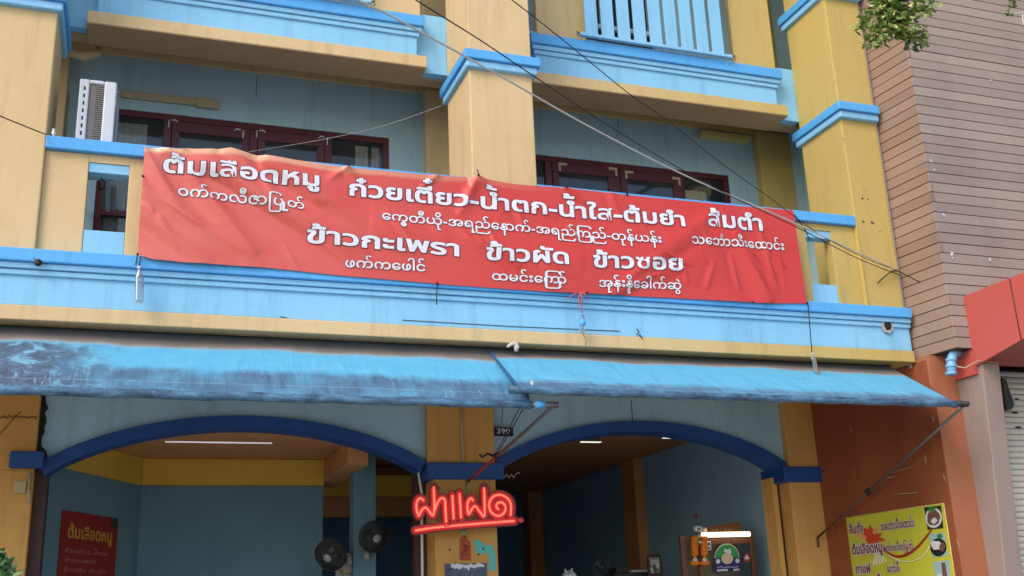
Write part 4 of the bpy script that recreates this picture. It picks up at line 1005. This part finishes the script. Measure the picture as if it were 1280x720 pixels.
DARKP = plain('dark_photo_ground', (34, 52, 30), .4, var=.4, scale=20); PLATE = plain('white_plate_print', (200, 206, 208), .4); FOOD = plain('brown_food_print', (110, 78, 66), .4, var=.7, scale=60); GREENP = plain('green_leaf_print', (52, 128, 62), .4, var=.3, scale=40); SKYP = plain('pale_blue_photo', (150, 180, 186), .4)
def circ(cx, cy, rx, ry, n=20, j=0, seed=2):
    r = random.Random(seed); return [(cx+rx*math.cos(t)*(1+r.uniform(-j, j)), cy+ry*math.sin(t)*(1+r.uniform(-j, j))) for t in [2*math.pi*i/n for i in range(n)]]
poly([(757, 103), (912, 86), (932, 290), (790, 306)], DARKP, 'dish_photo', .002)
poly(circ(845, 196, 76, 92), PLATE, 'plate_print', .004); poly(circ(845, 196, 58, 70, j=.1), FOOD, 'food_print', .006); poly(circ(825, 118, 34, 18, j=.3), GREENP, 'leaf_print', .008); poly(circ(850, 225, 26, 26, 9, .3), PLATE, 'bean_sprout_print', .008)
poly([(803, 345), (942, 328), (970, 540), (834, 552)], SKYP, 'dish_photo', .002)
poly(circ(888, 462, 74, 82), BLACK, 'plate_print', .004); poly(circ(868, 440, 44, 46, 13, .3), PLATE, 'food_print', .006); poly(circ(925, 460, 26, 40, 9, .2), FOOD, 'food_print', .007); poly(circ(902, 362, 24, 24, 9, .2), GREENP, 'leaf_print', .008)
poly([(838, 595), (982, 578), (1005, 800), (870, 815)], SKYP, 'dish_photo', .002)
poly([(915, 600), (948, 597), (975, 760), (930, 765)], FOOD, 'food_print', .004); poly(circ(900, 740, 34, 40, 10, .2), PLATE, 'plate_print', .005)

# ================================================================ INSIDE THE SHOP
# fluorescent fitting
q0, q1 = onY(203, 548, 12.9), onY(343, 550, 12.9)
fl = thing('ceiling_light', (q0.x, 12.9, q0.z), 'long pale fluorescent tube fitting under the left bay ceiling', 'lamp')
zc = (q0.z+q1.z)/2
MB().box(q0.x, q1.x, 12.9, 13.05, zc-.02, zc+.03).build('fitting', WHITE, fl, .005)
MB().tube([(q0.x+.03, 12.88, zc-.03), (q1.x-.03, 12.88, zc-.03)], .02, 8).build('tube', emit('dim_tube', (240, 240, 250), .25), fl)
MB().tube([(q0.x+.2, 12.97, zc+.03), (q0.x+.2, 12.97, 2.3)], .008, 5).tube([(q1.x-.2, 12.97, zc+.03), (q1.x-.2, 12.97, 2.3)], .008, 5).build('rod', GREYPL, fl)
for i, (xa, xb, yy, d, lb) in enumerate(((727, 752, 552, 13.0, 'short lit tube under the right arch, left of its crown'), (830, 840, 547, 13, 'left of the two tiny fittings under the right arch crown'), (857, 868, 548, 13, 'right of the two tiny fittings under the right arch crown'))):
    p0_, p1_ = onY(xa, yy, d), onY(xb, yy+.6, d)
    t = thing('ceiling_light', tuple(p0_), lb, 'lamp'); 
    MB().box(p0_.x, p1_.x, d, d+.06, p0_.z-.004, p0_.z+.004).build('tube', emit('lit_tube', (225, 225, 215), .7), t); MB().box(p0_.x, p1_.x, d+.0601, d+.1, p0_.z-.0, 2.46).build('fitting', DARK, t)
wv = thing('coiled_cord', tuple(onY(665, 594, 12.6)), 'white zigzag cord just right of the navy capital', 'cord')
MB().tube([onY(624+x, 592+y, 12.6) for x, y in ((0, 4), (3, 1), (6, 5), (9, 1), (12, 5), (15, 1), (18, 5), (21, 0), (26, -1))], .006, 5).build('cord', WHITE, wv)

# wall fans
def fan(cx, cy, d, rx, ang, tilt, label, mount):
    c = onY(cx, cy, d); t = thing('wall_fan', tuple(c), label, 'fan', 'wall fans on the blue post')
    M = Euler((tilt, 0, ang)).to_matrix()       # dish axis = local -Y
    def L(x, y, z): return c+M@Vector((x, y, z))
    R2 = rx
    b = MB()
    for rr, yy in ((R2, 0), (R2*.98, -.03), (R2*.98, .04)): b.tube([L(rr*math.cos(a), yy, rr*math.sin(a)) for a in [2*math.pi*i/28 for i in range(29)]], .008, 5, caps=False)
    b.build('rim', DARK, t)
    b = MB()
    for i in range(84):
        a = 2*math.pi*i/84; b.tube([L(.05*math.cos(a), -.075, .05*math.sin(a)), L(R2*.6*math.cos(a), -.07, R2*.6*math.sin(a)), L(R2*math.cos(a), -.01, R2*math.sin(a))], .0028, 4, caps=False)
        b.tube([L(.05*math.cos(a), .08, .05*math.sin(a)), L(R2*math.cos(a), .02, R2*math.sin(a))], .0028, 4, caps=False)
    tag(b.build('guard', DARK, t), kind='stuff')
    for i in range(3):
        a = 2*math.pi*i/3+.4; n_ = 7; vs = []
        for k in range(n_+1):
            s_ = k/n_; rr = R2*(.18+.7*s_); wd = .55*math.sin(.4+s_*2.3)
            vs += [L(rr*math.cos(a-wd*.5), -.03, rr*math.sin(a-wd*.5)), L(rr*math.cos(a+wd), .02, rr*math.sin(a+wd))]
        MB().add(vs, [(2*k, 2*k+2, 2*k+3, 2*k+1) for k in range(n_)], smooth=True).build('blade', plain('smoky_fan_blade', (40, 40, 44), .35), t)
    b = MB(); b.tube([L(0, -.085, 0), L(0, -.07, 0)], [.045, .055], 14); b.build('badge', GREYPL, t)
    MB().tube([L(0, .05, 0), L(0, .10, 0), L(0, .2, 0)], [.06, .075, .05], 12).build('motor', GREYPL, t)
    MB().tube([L(0, .14, 0), L(0, .16, -.13), mount], .022, 8).build('stem', DARK, t)
    MB().tube([mount+Vector((0, -.02, .05)), mount+Vector((0, -.02, -.06))], .04, 10).build('base', GREYPL, t)
fan(468, 671, 12.95, .185, .25, .35, 'round wall fan facing out, high on the blue post', onY(458, 694, 13.18))
fan(413, 694, 13.0, .19, -.75, .5, 'wall fan turned to the left, lower left of the other fan', onY(436, 700, 13.25))
eb = thing('meter_box', tuple(onY(434, 700, 13.3)), 'pale grey electric box beside the turned wall fan', 'electric box')
q0, q1 = onY(428, 716, 13.3), onY(442, 691, 13.3); MB().box(q0.x, q1.x, 13.3, 13.45, q0.z, q1.z).build('box', CREAMTRUNK, eb, .01)
MB().box(q0.x+.03, q1.x-.03, 13.29, 13.299, q0.z+.03, q1.z-.03).build('cover', GREYPL, eb, .003)
MB().box(q0.x-.05, q1.x+.05, 13.451, 13.5, GZ, q0.z+.1).build('back_board', GREYPL, eb)

# ---- noodle cart
CYc = 12.7
cart = thing('food_cart', (onY(895, 700, CYc).x, CYc, GZ), 'brown framed glass food cart with a lit tube lamp along its top', 'cart')
def C_(x, y, d=0): return onY(830+x/9, 640+y/9, CYc+d)
zc0 = C_(425, 285).z
l0, l1, r0, r1 = C_(185, 300).x, C_(235, 300).x, C_(965, 300).x, C_(1010, 300).x
tl, tr_ = C_(185, 265), C_(425, 255)
bx('frame_post', WOOD, cart, l0, l1, CYc, CYc+.06, GZ+.16, tl.z-.0, .004)
m0, m1 = C_(385, 400).x, C_(425, 400).x
bx('frame_post', WOOD, cart, m0, m1, CYc-.002, CYc+.06, GZ+.16, zc0, .004)
bx('frame_post', WOOD, cart, r0, r1, CYc-.001, CYc+.06, GZ+.16, zc0+.02, .004)
bx('top_bar', WOOD, cart, l1+.001, m0-.001, CYc+.002, CYc+.05, tl.z-.07, tl.z-.01, .004)
bx('top_bar', WOOD, cart, m1, r0, CYc+.002, CYc+.05, zc0-.09, zc0-.02, .004)
bx('glass_pane', CLEAR, cart, m1, r0, CYc+.02, CYc+.026, .0, zc0-.09, 0)
bx('cabinet_back', plain('grey_brown_cabinet', (120, 104, 92), .6), cart, m1-.02, r1, CYc+.45, CYc+.47, GZ+.16, zc0-.02, 0)
bx('cabinet_body', WOOD, cart, l0, r1, CYc-.004, CYc+.5, GZ+.16, -.35, .006)
sgn0, sgn1 = C_(430, 160), C_(890, 100)
MB().prism([(C_(430, 215).x, CYc+.03, zc0), (C_(890, 215).x, CYc+.03, zc0), (sgn1.x, CYc+.10, sgn1.z+.0), (C_(540, 150).x, CYc+.10, C_(540, 158).z), (sgn0.x, CYc+.1, C_(430, 175).z)], (0, .03, 0)).build('sloping_board', WOOD, cart)
LAMP = emit('warm_white_tube', (255, 214, 176), 1.6)
MB().tube([C_(430, 258, -.05), C_(960, 248, -.05)], .034, 10).build('lamp_tube', LAMP, cart)
k = plain('silver_script', (120, 108, 88), .4)
for (x, y) in ((545, 195), (590, 195), (690, 195), (735, 195)):
    MB().tube([tuple(C_(*q, -.02)) for q in smooth([(x-10, y+12), (x+4, y-14), (x+10, y+4), (x-2, y+14), (x+16, y+12)], 4)], .006, 5).build('script_mark', k, cart)
# stickers, each its own print
def cpoly(pts, mat, name, par, d): MB().prism([tuple(C_(*q, 0)+Vector((0, -d, 0))) for q in pts], (0, .001, 0)).build(name, mat, par)
st = thing('certificate_sticker', tuple(C_(705, 520)), 'arched green and navy certificate sticker on the food cart glass', 'sticker')
GRN = plain('certificate_green', (46, 150, 84), .4, var=.05); NV = plain('certificate_navy', (36, 36, 110), .4, var=.05); OFFW = plain('print_white', (214, 220, 226), .4, var=.05); CRM = plain('print_cream', (214, 196, 168), .4, var=.05)
arch_p = [(705+142*math.cos(t), 520-165*math.sin(t)) for t in [math.pi*i/24 for i in range(25)]]
cpoly(arch_p, CRM, 'border', st, .006); cpoly([(705+132*math.cos(t), 520-154*math.sin(t)) for t in [math.pi*i/24 for i in range(25)]], GRN, 'green_arch', st, .010)
cpoly([(568, 520), (848, 512), (852, 660), (572, 676)], NV, 'navy_field', st, .012)
cpoly(circ(705, 525, 66, 62, 24), CRM, 'round_emblem', st, .016)
cpoly([(670, 420), (690, 412), (706, 430), (735, 412), (745, 440), (757, 458), (720, 478), (690, 462), (668, 450)], OFFW, 'white_mark', st, .018)
cpoly(circ(602, 556, 24, 26, 14), OFFW, 'small_seal', st, .016); cpoly(circ(820, 550, 24, 26, 14), OFFW, 'small_seal', st, .016)
cpoly([(590, 648), (712, 642), (712, 662), (590, 668)], OFFW, 'text_strip', st, .016); cpoly([(773, 642), (842, 638), (842, 656), (773, 662)], OFFW, 'text_strip', st, .016)
MB().tube([tuple(C_(*q, -.018)) for q in smooth([(600, 625), (640, 615), (670, 628), (720, 616), (780, 622), (840, 612)], 3)], .004, 4).build('script_line', OFFW, st)
s2 = thing('round_sticker', tuple(C_(930, 510)), 'small red sticker at the right of the cart glass', 'sticker')
cpoly(circ(930, 515, 38, 52, 14, .05), plain('sticker_red', (184, 60, 60), .4), 'disc', s2, .006); cpoly([(905, 520), (925, 480), (950, 515), (958, 530), (905, 534)], OFFW, 'white_mark', s2, .010)
s3 = thing('paper_sticker', tuple(C_(505, 380)), 'small white paper with dark print beside the marigold garland', 'sticker')
cpoly([(478, 330), (522, 325), (532, 425), (485, 435)], OFFW, 'paper', s3, .004); cpoly([(492, 345), (512, 340), (518, 372), (495, 378)], DARK, 'print', s3, .008); cpoly([(492, 400), (520, 396), (522, 412), (495, 416)], DARK, 'print', s3, .008)
# marigold garland
gd = thing('marigold_garland', tuple(C_(400, 600)), 'orange marigold garland with two hanging ends on the food cart post', 'garland')
MAR = plain('marigold_orange', (226, 128, 30), .8, var=.3, bump=.6, scale=30); WFL = plain('jasmine_white', (214, 208, 186), .8)
def puff(b, c, r, seed):
    rr = random.Random(seed); n = 10; m = 6; vs = []; fs = []
    for j in range(m+1):
        for i in range(n):
            th, ph = math.pi*j/m, 2*math.pi*i/n; q = r*(1+rr.uniform(-.18, .18)); vs.append(c+Vector((q*math.sin(th)*math.cos(ph), q*math.sin(th)*math.sin(ph), q*.8*math.cos(th))))
    for j in range(m):
        for i in range(n): k_ = (i+1) % n; fs.append((j*n+i, (j+1)*n+i, (j+1)*n+k_, j*n+k_))
    b.add(vs, fs, 0)
for sx in (345, 452):
    for i in range(6):
        b = MB(); puff(b, C_(sx+(400-sx)*(.0), 300+i*33, -.06), .048, sx+i); b.build('marigold', MAR, gd)
    b = MB(); puff(b, C_(sx+5, 540, -.07), .034, sx); b.build('jasmine', WFL, gd)
    for k_, dx in enumerate((-30, 0, 34)):
        b = MB(); puff(b, C_(sx+dx*.9+5, 580-abs(dx)*.2, -.07), .032, sx+k_*9); b.build('marigold', MAR, gd)
    MB().tube([C_(sx, 490, -.06), C_(sx+5, 535, -.07)], .02, 6).build('stem', MAR, gd)
GB = plain('garland_green', (70, 110, 52), .8)
for i, (x, y) in enumerate(((380, 240), (392, 275), (388, 310), (402, 340), (395, 365))):
    b = MB(); puff(b, C_(x, y, -.075), .026, i); b.build('leaf_bead', GB if i % 2 == 0 else WFL, gd)
mg = thing('white_mug', tuple(C_(382, 190)), 'white mug with a dark heart hanging on top of the garland', 'mug')
b = MB(); c0 = C_(382, 222, -.06); c1 = C_(382, 165, -.06); b.tube([c0, c0.lerp(c1, .2), c1], [.045, .06, .062], 14); b.build('cup', WHITE, mg)
cpoly_h = [(382, 182), (396, 180), (412, 190), (396, 208), (380, 196)]
MB().prism([tuple(C_(*q, -.125)) for q in cpoly_h], (0, .004, 0)).build('heart_print', plain('dark_red_heart', (90, 24, 30), .5), mg)
jr = thing('small_jar', tuple(C_(460, 195)), 'small cream jar right of the mug on the cart top', 'jar')
MB().tube([C_(460, 218, 0), C_(460, 185, 0), C_(460, 172, 0)], [.03, .03, .022], 10).build('jar_body', CRM, jr)
# pictures and loose things
pf = thing('picture_frame', tuple(C_(110, 600)), 'dark framed black and white picture on the wall left of the cart', 'picture')
zz0 = C_(30, 470); zz1 = C_(165, 680)
MB().box(zz0.x-.03, zz1.x+.02, CYc+.5, CYc+.53, zz1.z-.02, zz0.z+.02).build('frame', plain('black_brown_frame', (44, 30, 30), .5), pf, .005)
k = NT('monochrome_photo'); k.col(k.ramp(k.noise(k.map(k.pos(), (6, 6, 5)), 2.5, 5, .6), [(.40, lin((36, 40, 48))), (.52, lin((150, 150, 152))), (.65, lin((190, 188, 186)))])); k.rough(.4)
MB().box(zz0.x+.005, zz1.x-.012, CYc+.495, CYc+.499, zz1.z+.015, zz0.z-.015).build('photo', k.m, pf)
MB().box(zz0.x+.1, zz0.x+.2, CYc+.53, CYc+.6, GZ, zz1.z+.1).build('stand', DARK, pf)
fl_ = thing('red_flower', tuple(C_(360, 50)), 'tiny dark red flower above the mug', 'flower')
b = MB(); puff(b, C_(360, 48, .05), .035, 4); b.build('bloom', plain('dark_red_petal', (110, 30, 44), .7), fl_); MB().tube([C_(360, 52, .05), C_(382, 175, .0)], .003, 4).build('stem', DARK, fl_)
tf = thing('desk_fan', tuple(onY(753, 712, 13.6)), 'small dark desk fan low in the right bay', 'fan')
c = onY(752, 709, 13.6); b = MB()
for rr in (.13, .1, .06): b.tube([c+Vector((rr*math.cos(a), -.02*(.13-rr)*20, rr*math.sin(a))) for a in [2*math.pi*i/20 for i in range(21)]], .006, 5, caps=False)
b.build('guard', DARK, tf); MB().tube([c, c+Vector((0, 0, -.8))], .02, 8).build('stem', DARK, tf); MB().tube([c+Vector((0, -.03, 0)), c+Vector((0, .1, 0))], .035, 10).build('motor', DARK, tf)
for i in range(3):
    a = 2.1*i; MB().add([c, c+Vector((.11*math.cos(a), 0, .11*math.sin(a))), c+Vector((.10*math.cos(a+.7), .02, .10*math.sin(a+.7)))], [(0, 1, 2)]).build('blade', DARK, tf, solid=.003)
q0 = onY(768, 722, 13.4); q1 = onY(812, 713, 13.4)
ap = thing('kitchen_shelf', (q0.x, 13.4, GZ), 'dark stack of appliances with pale lids below the post in the right bay', 'shelf')
MB().box(q0.x, q1.x, 13.4, 13.8, GZ+.16, q1.z-.02).build('cabinet', BLACK, ap, .01)
MB().prism([(q0.x+.02, 13.4, q1.z-.018), (q0.x+.2, 13.4, q1.z-.018), (q0.x+.16, 13.4, q1.z+.05), (q0.x+.05, 13.4, q1.z+.05)], (0, .3, 0)).build('rice_cooker', BLACK, ap)
MB().prism([(q0.x+.24, 13.4, q1.z-.018), (q1.x, 13.4, q1.z-.018), (q1.x-.03, 13.4, q1.z+.012), (q0.x+.26, 13.4, q1.z+.012)], (0, .3, 0)).build('lid', GREYPL, ap)
pb = thing('plastic_bag', tuple(onY(711, 716, 13.2)), 'crumpled white plastic bag low in the right bay', 'bag')
b = MB(); puff(b, onY(711, 722, 13.2), .10, 8); b.tube([onY(708, 718, 13.2), onY(706, 711, 13.2)], [.03, .008], 6); b.tube([onY(713, 717, 13.2), onY(715, 710, 13.2)], [.03, .008], 6); b.build('bag_body', WHITE, pb)
MB().box(onY(702, 720, 13.2).x, onY(720, 720, 13.2).x, 13.1, 13.4, GZ+.16, onY(711, 724, 13.2).z).build('stand', WOOD, pb)

# ================================================================ PLANTS
def leafmat(name, a, b_):
    k = NT(name); p = k.pos(); k.col(k.mix(k.ramp(k.noise(p, 9, 3), [(.35, 0.), (.65, 1.)]), lin(a), lin(b_))); k.rough(.5)
    k.b.inputs['Subsurface Weight'].default_value = 0; return k.m
LF = leafmat('dusty_green_leaf', (92, 122, 60), (124, 146, 72)); LF2 = leafmat('pale_green_leaf', (196, 200, 120), (158, 170, 92)); BARK = plain('grey_brown_bark', (98, 84, 70), .9, var=.3, bump=.5)
SH = leafmat('variegated_shrub_leaf', (58, 112, 58), (96, 140, 78)); SH2 = leafmat('pale_variegation', (150, 172, 126), (120, 150, 96))
def leaf(b, c, d, up, L, W, mi):
    d = d.normalized(); s_ = d.cross(up)
    if s_.length < .01: s_ = Vector((1, 0, 0))
    s_.normalize(); n_ = s_.cross(d)
    b.add([c, c+d*L*.35+s_*W+n_*W*.3, c+d*L*.75+s_*W*.7+n_*W*.2, c+d*L, c+d*L*.75-s_*W*.7+n_*W*.2, c+d*L*.35-s_*W+n_*W*.3, c+d*L*.55-n_*W*.15], [(0, 1, 6), (1, 2, 6), (2, 3, 6), (3, 4, 6), (4, 5, 6), (5, 0, 6)], mi)
tree = thing('street_tree', (12.6, 7.6, GZ), 'leafy street tree at the right with one branch dipping over the cladding', 'tree')
rt = random.Random(9)
top = Vector((12.6, 7.6, 8.6)); b = MB()
b.tube([(12.6, 7.6, GZ), (12.62, 7.6, 2), (12.55, 7.6, 5), tuple(top)], [.26, .2, .16, .1], 12); b.build('trunk', BARK, tree)
tw_ends = [((1100, -16), (1108, 10), (1096, 30), (1087, 57)), ((1110, -20), (1112, 18), (1104, 42), (1098, 54)), ((1120, -20), (1122, 20), (1126, 38), (1142, 46), (1150, 54)), ((1125, -20), (1136, 4), (1152, 10), (1162, 13)), ((1112, -20), (1094, 8), (1082, 20), (1080, 33)),
           ((1118, -18), (1128, 16), (1132, 26), (1146, 50)), ((1116, -18), (1112, 8), (1120, 26), (1124, 36)), ((1105, -18), (1100, 12), (1108, 30), (1110, 40))]
bD = 8.0; br = MB(); lf = MB(); anchor = onY(1118, -60, bD)
br.tube([top+Vector((0, 0, -.8)), Vector((11.6, 7.8, 8.3)), Vector((9.6, 7.95, 7.9)), anchor+Vector((.4, 0, .15)), anchor], [.1, .07, .045, .03, .02], 8)
for tw_ in tw_ends:
    pts = [anchor]+[onY(x, y, bD+rt.uniform(-.15, .15)) for x, y in tw_]
    br.tube(pts, [.012-.009*i_/(len(pts)-1) for i_ in range(len(pts))], 5)
    for i in range(len(pts)-1):
        n_ = 38 if i else 18
        for j in range(n_):
            c = pts[i].lerp(pts[i+1], rt.random())+Vector((rt.gauss(0, .028), rt.gauss(0, .07), rt.gauss(0, .028)))
            d = Vector((rt.uniform(-1, 1), rt.uniform(-1, .6), rt.uniform(-1, .3))); leaf(lf, c, d, Vector((rt.uniform(-1, 1), rt.uniform(-1, 0), 1)), rt.uniform(.06, .095), rt.uniform(.026, .040), 0 if rt.random() < .68 else 1)
a2 = onY(1262, -40, bD); br.tube([Vector((9.9, 7.9, 7.9)), a2, onY(1263, 2, bD), onY(1260, 20, bD)], [.02, .012, .006, .003], 5)
for (x, y) in ((1262, 3), (1266, 4), (1258, 6), (1263, 9), (1257, 15), (1262, 18), (1256, 20), (1268, 7)):
    for _ in range(3):
        c = onY(x+rt.uniform(-2, 2), y+rt.uniform(-2, 2), bD); leaf(lf, c, Vector((rt.uniform(-1, 1), -.5, rt.uniform(-1, .3))), Vector((0, -1, 1)), .06, .025, 0)
for i in range(5200):
    th, ph = rt.uniform(0, 2*math.pi), math.acos(rt.uniform(-.9, 1)); rr = 2.3*rt.random()**.45
    c = Vector((12.4+1.25*rr*math.sin(ph)*math.cos(th), 7.0+rr*math.sin(ph)*math.sin(th)*.8, 10.6+.75*rr*math.cos(ph)+.4*math.sin(th*5)))
    leaf(lf, c, Vector((rt.uniform(-1, 1), rt.uniform(-1, 1), rt.uniform(-1, .3))), Vector((rt.uniform(-1, 1), 0, 1)), .13, .05, 0 if rt.random() < .7 else 1)
for i in range(9):
    e = Vector((12.4+rt.uniform(-2, 2), 7+rt.uniform(-1.4, 1.4), 10.6+rt.uniform(-.5, 1.2))); br.tube([top, top.lerp(e, .5)+Vector((0, 0, .3)), e], [.07, .04, .015], 6)
br.build('branches', BARK, tree); tag(lf.build('foliage', [LF, LF2], tree), kind='stuff')
MB().tube([onY(x, y, 8.0) for x, y in ((1266, 20), (1270, 17), (1277, 16), (1284, 17))], [.008, .012, .014, .01], 6).tube([onY(x, y, 8.0) for x, y in ((1278, 17), (1279, 28), (1281, 34))], [.01, .008, .004], 6).build('pale_twig', CABLE, tree)

sb = thing('potted_shrub', (-1.22, 10.4, GZ), 'leafy variegated shrub at the lower left corner before the ochre pillar', 'shrub')
c = onY(8, 716, 10.4); lf = MB(); br = MB()
MB().lathe([(.16, 0), (.22, .35), (.24, .38), (.2, .38)], (c.x-.1, 10.4, GZ+.15), 16).build('pot', ORANGE, sb)
for i in range(16):
    e = Vector((c.x+rt.uniform(-.32, .18), 10.4+rt.uniform(-.2, .2), c.z+rt.uniform(-.4, .08))); br.tube([(c.x-.1, 10.4, GZ+.5), ((c.x-.1+e.x)/2+rt.uniform(-.05, .05), 10.4, (GZ+e.z)/2+.2), tuple(e)], [.02, .014, .005], 5)
br.build('stems', BARK, sb)
for i in range(1500):
    x = c.x-.12+rt.gauss(0, .15); h = rt.uniform(-1.5, 0)
    lim = c.z+.20-1.1*max(0, x-(c.x-.12))-.35*abs(x-c.x+.12)**1.5
    z = lim-abs(rt.gauss(0, .16))-(rt.random()*.9 if rt.random() < .5 else 0)
    leaf(lf, Vector((x, 10.4+rt.gauss(0, .12), z)), Vector((rt.uniform(-1, 1), rt.uniform(-1, .4), rt.uniform(-.3, 1))), Vector((rt.uniform(-1, 1), -1, .5)), rt.uniform(.06, .11), rt.uniform(.016, .028), 0 if rt.random() < .7 else 1)
tag(lf.build('foliage', [SH, SH2], sb), kind='stuff')
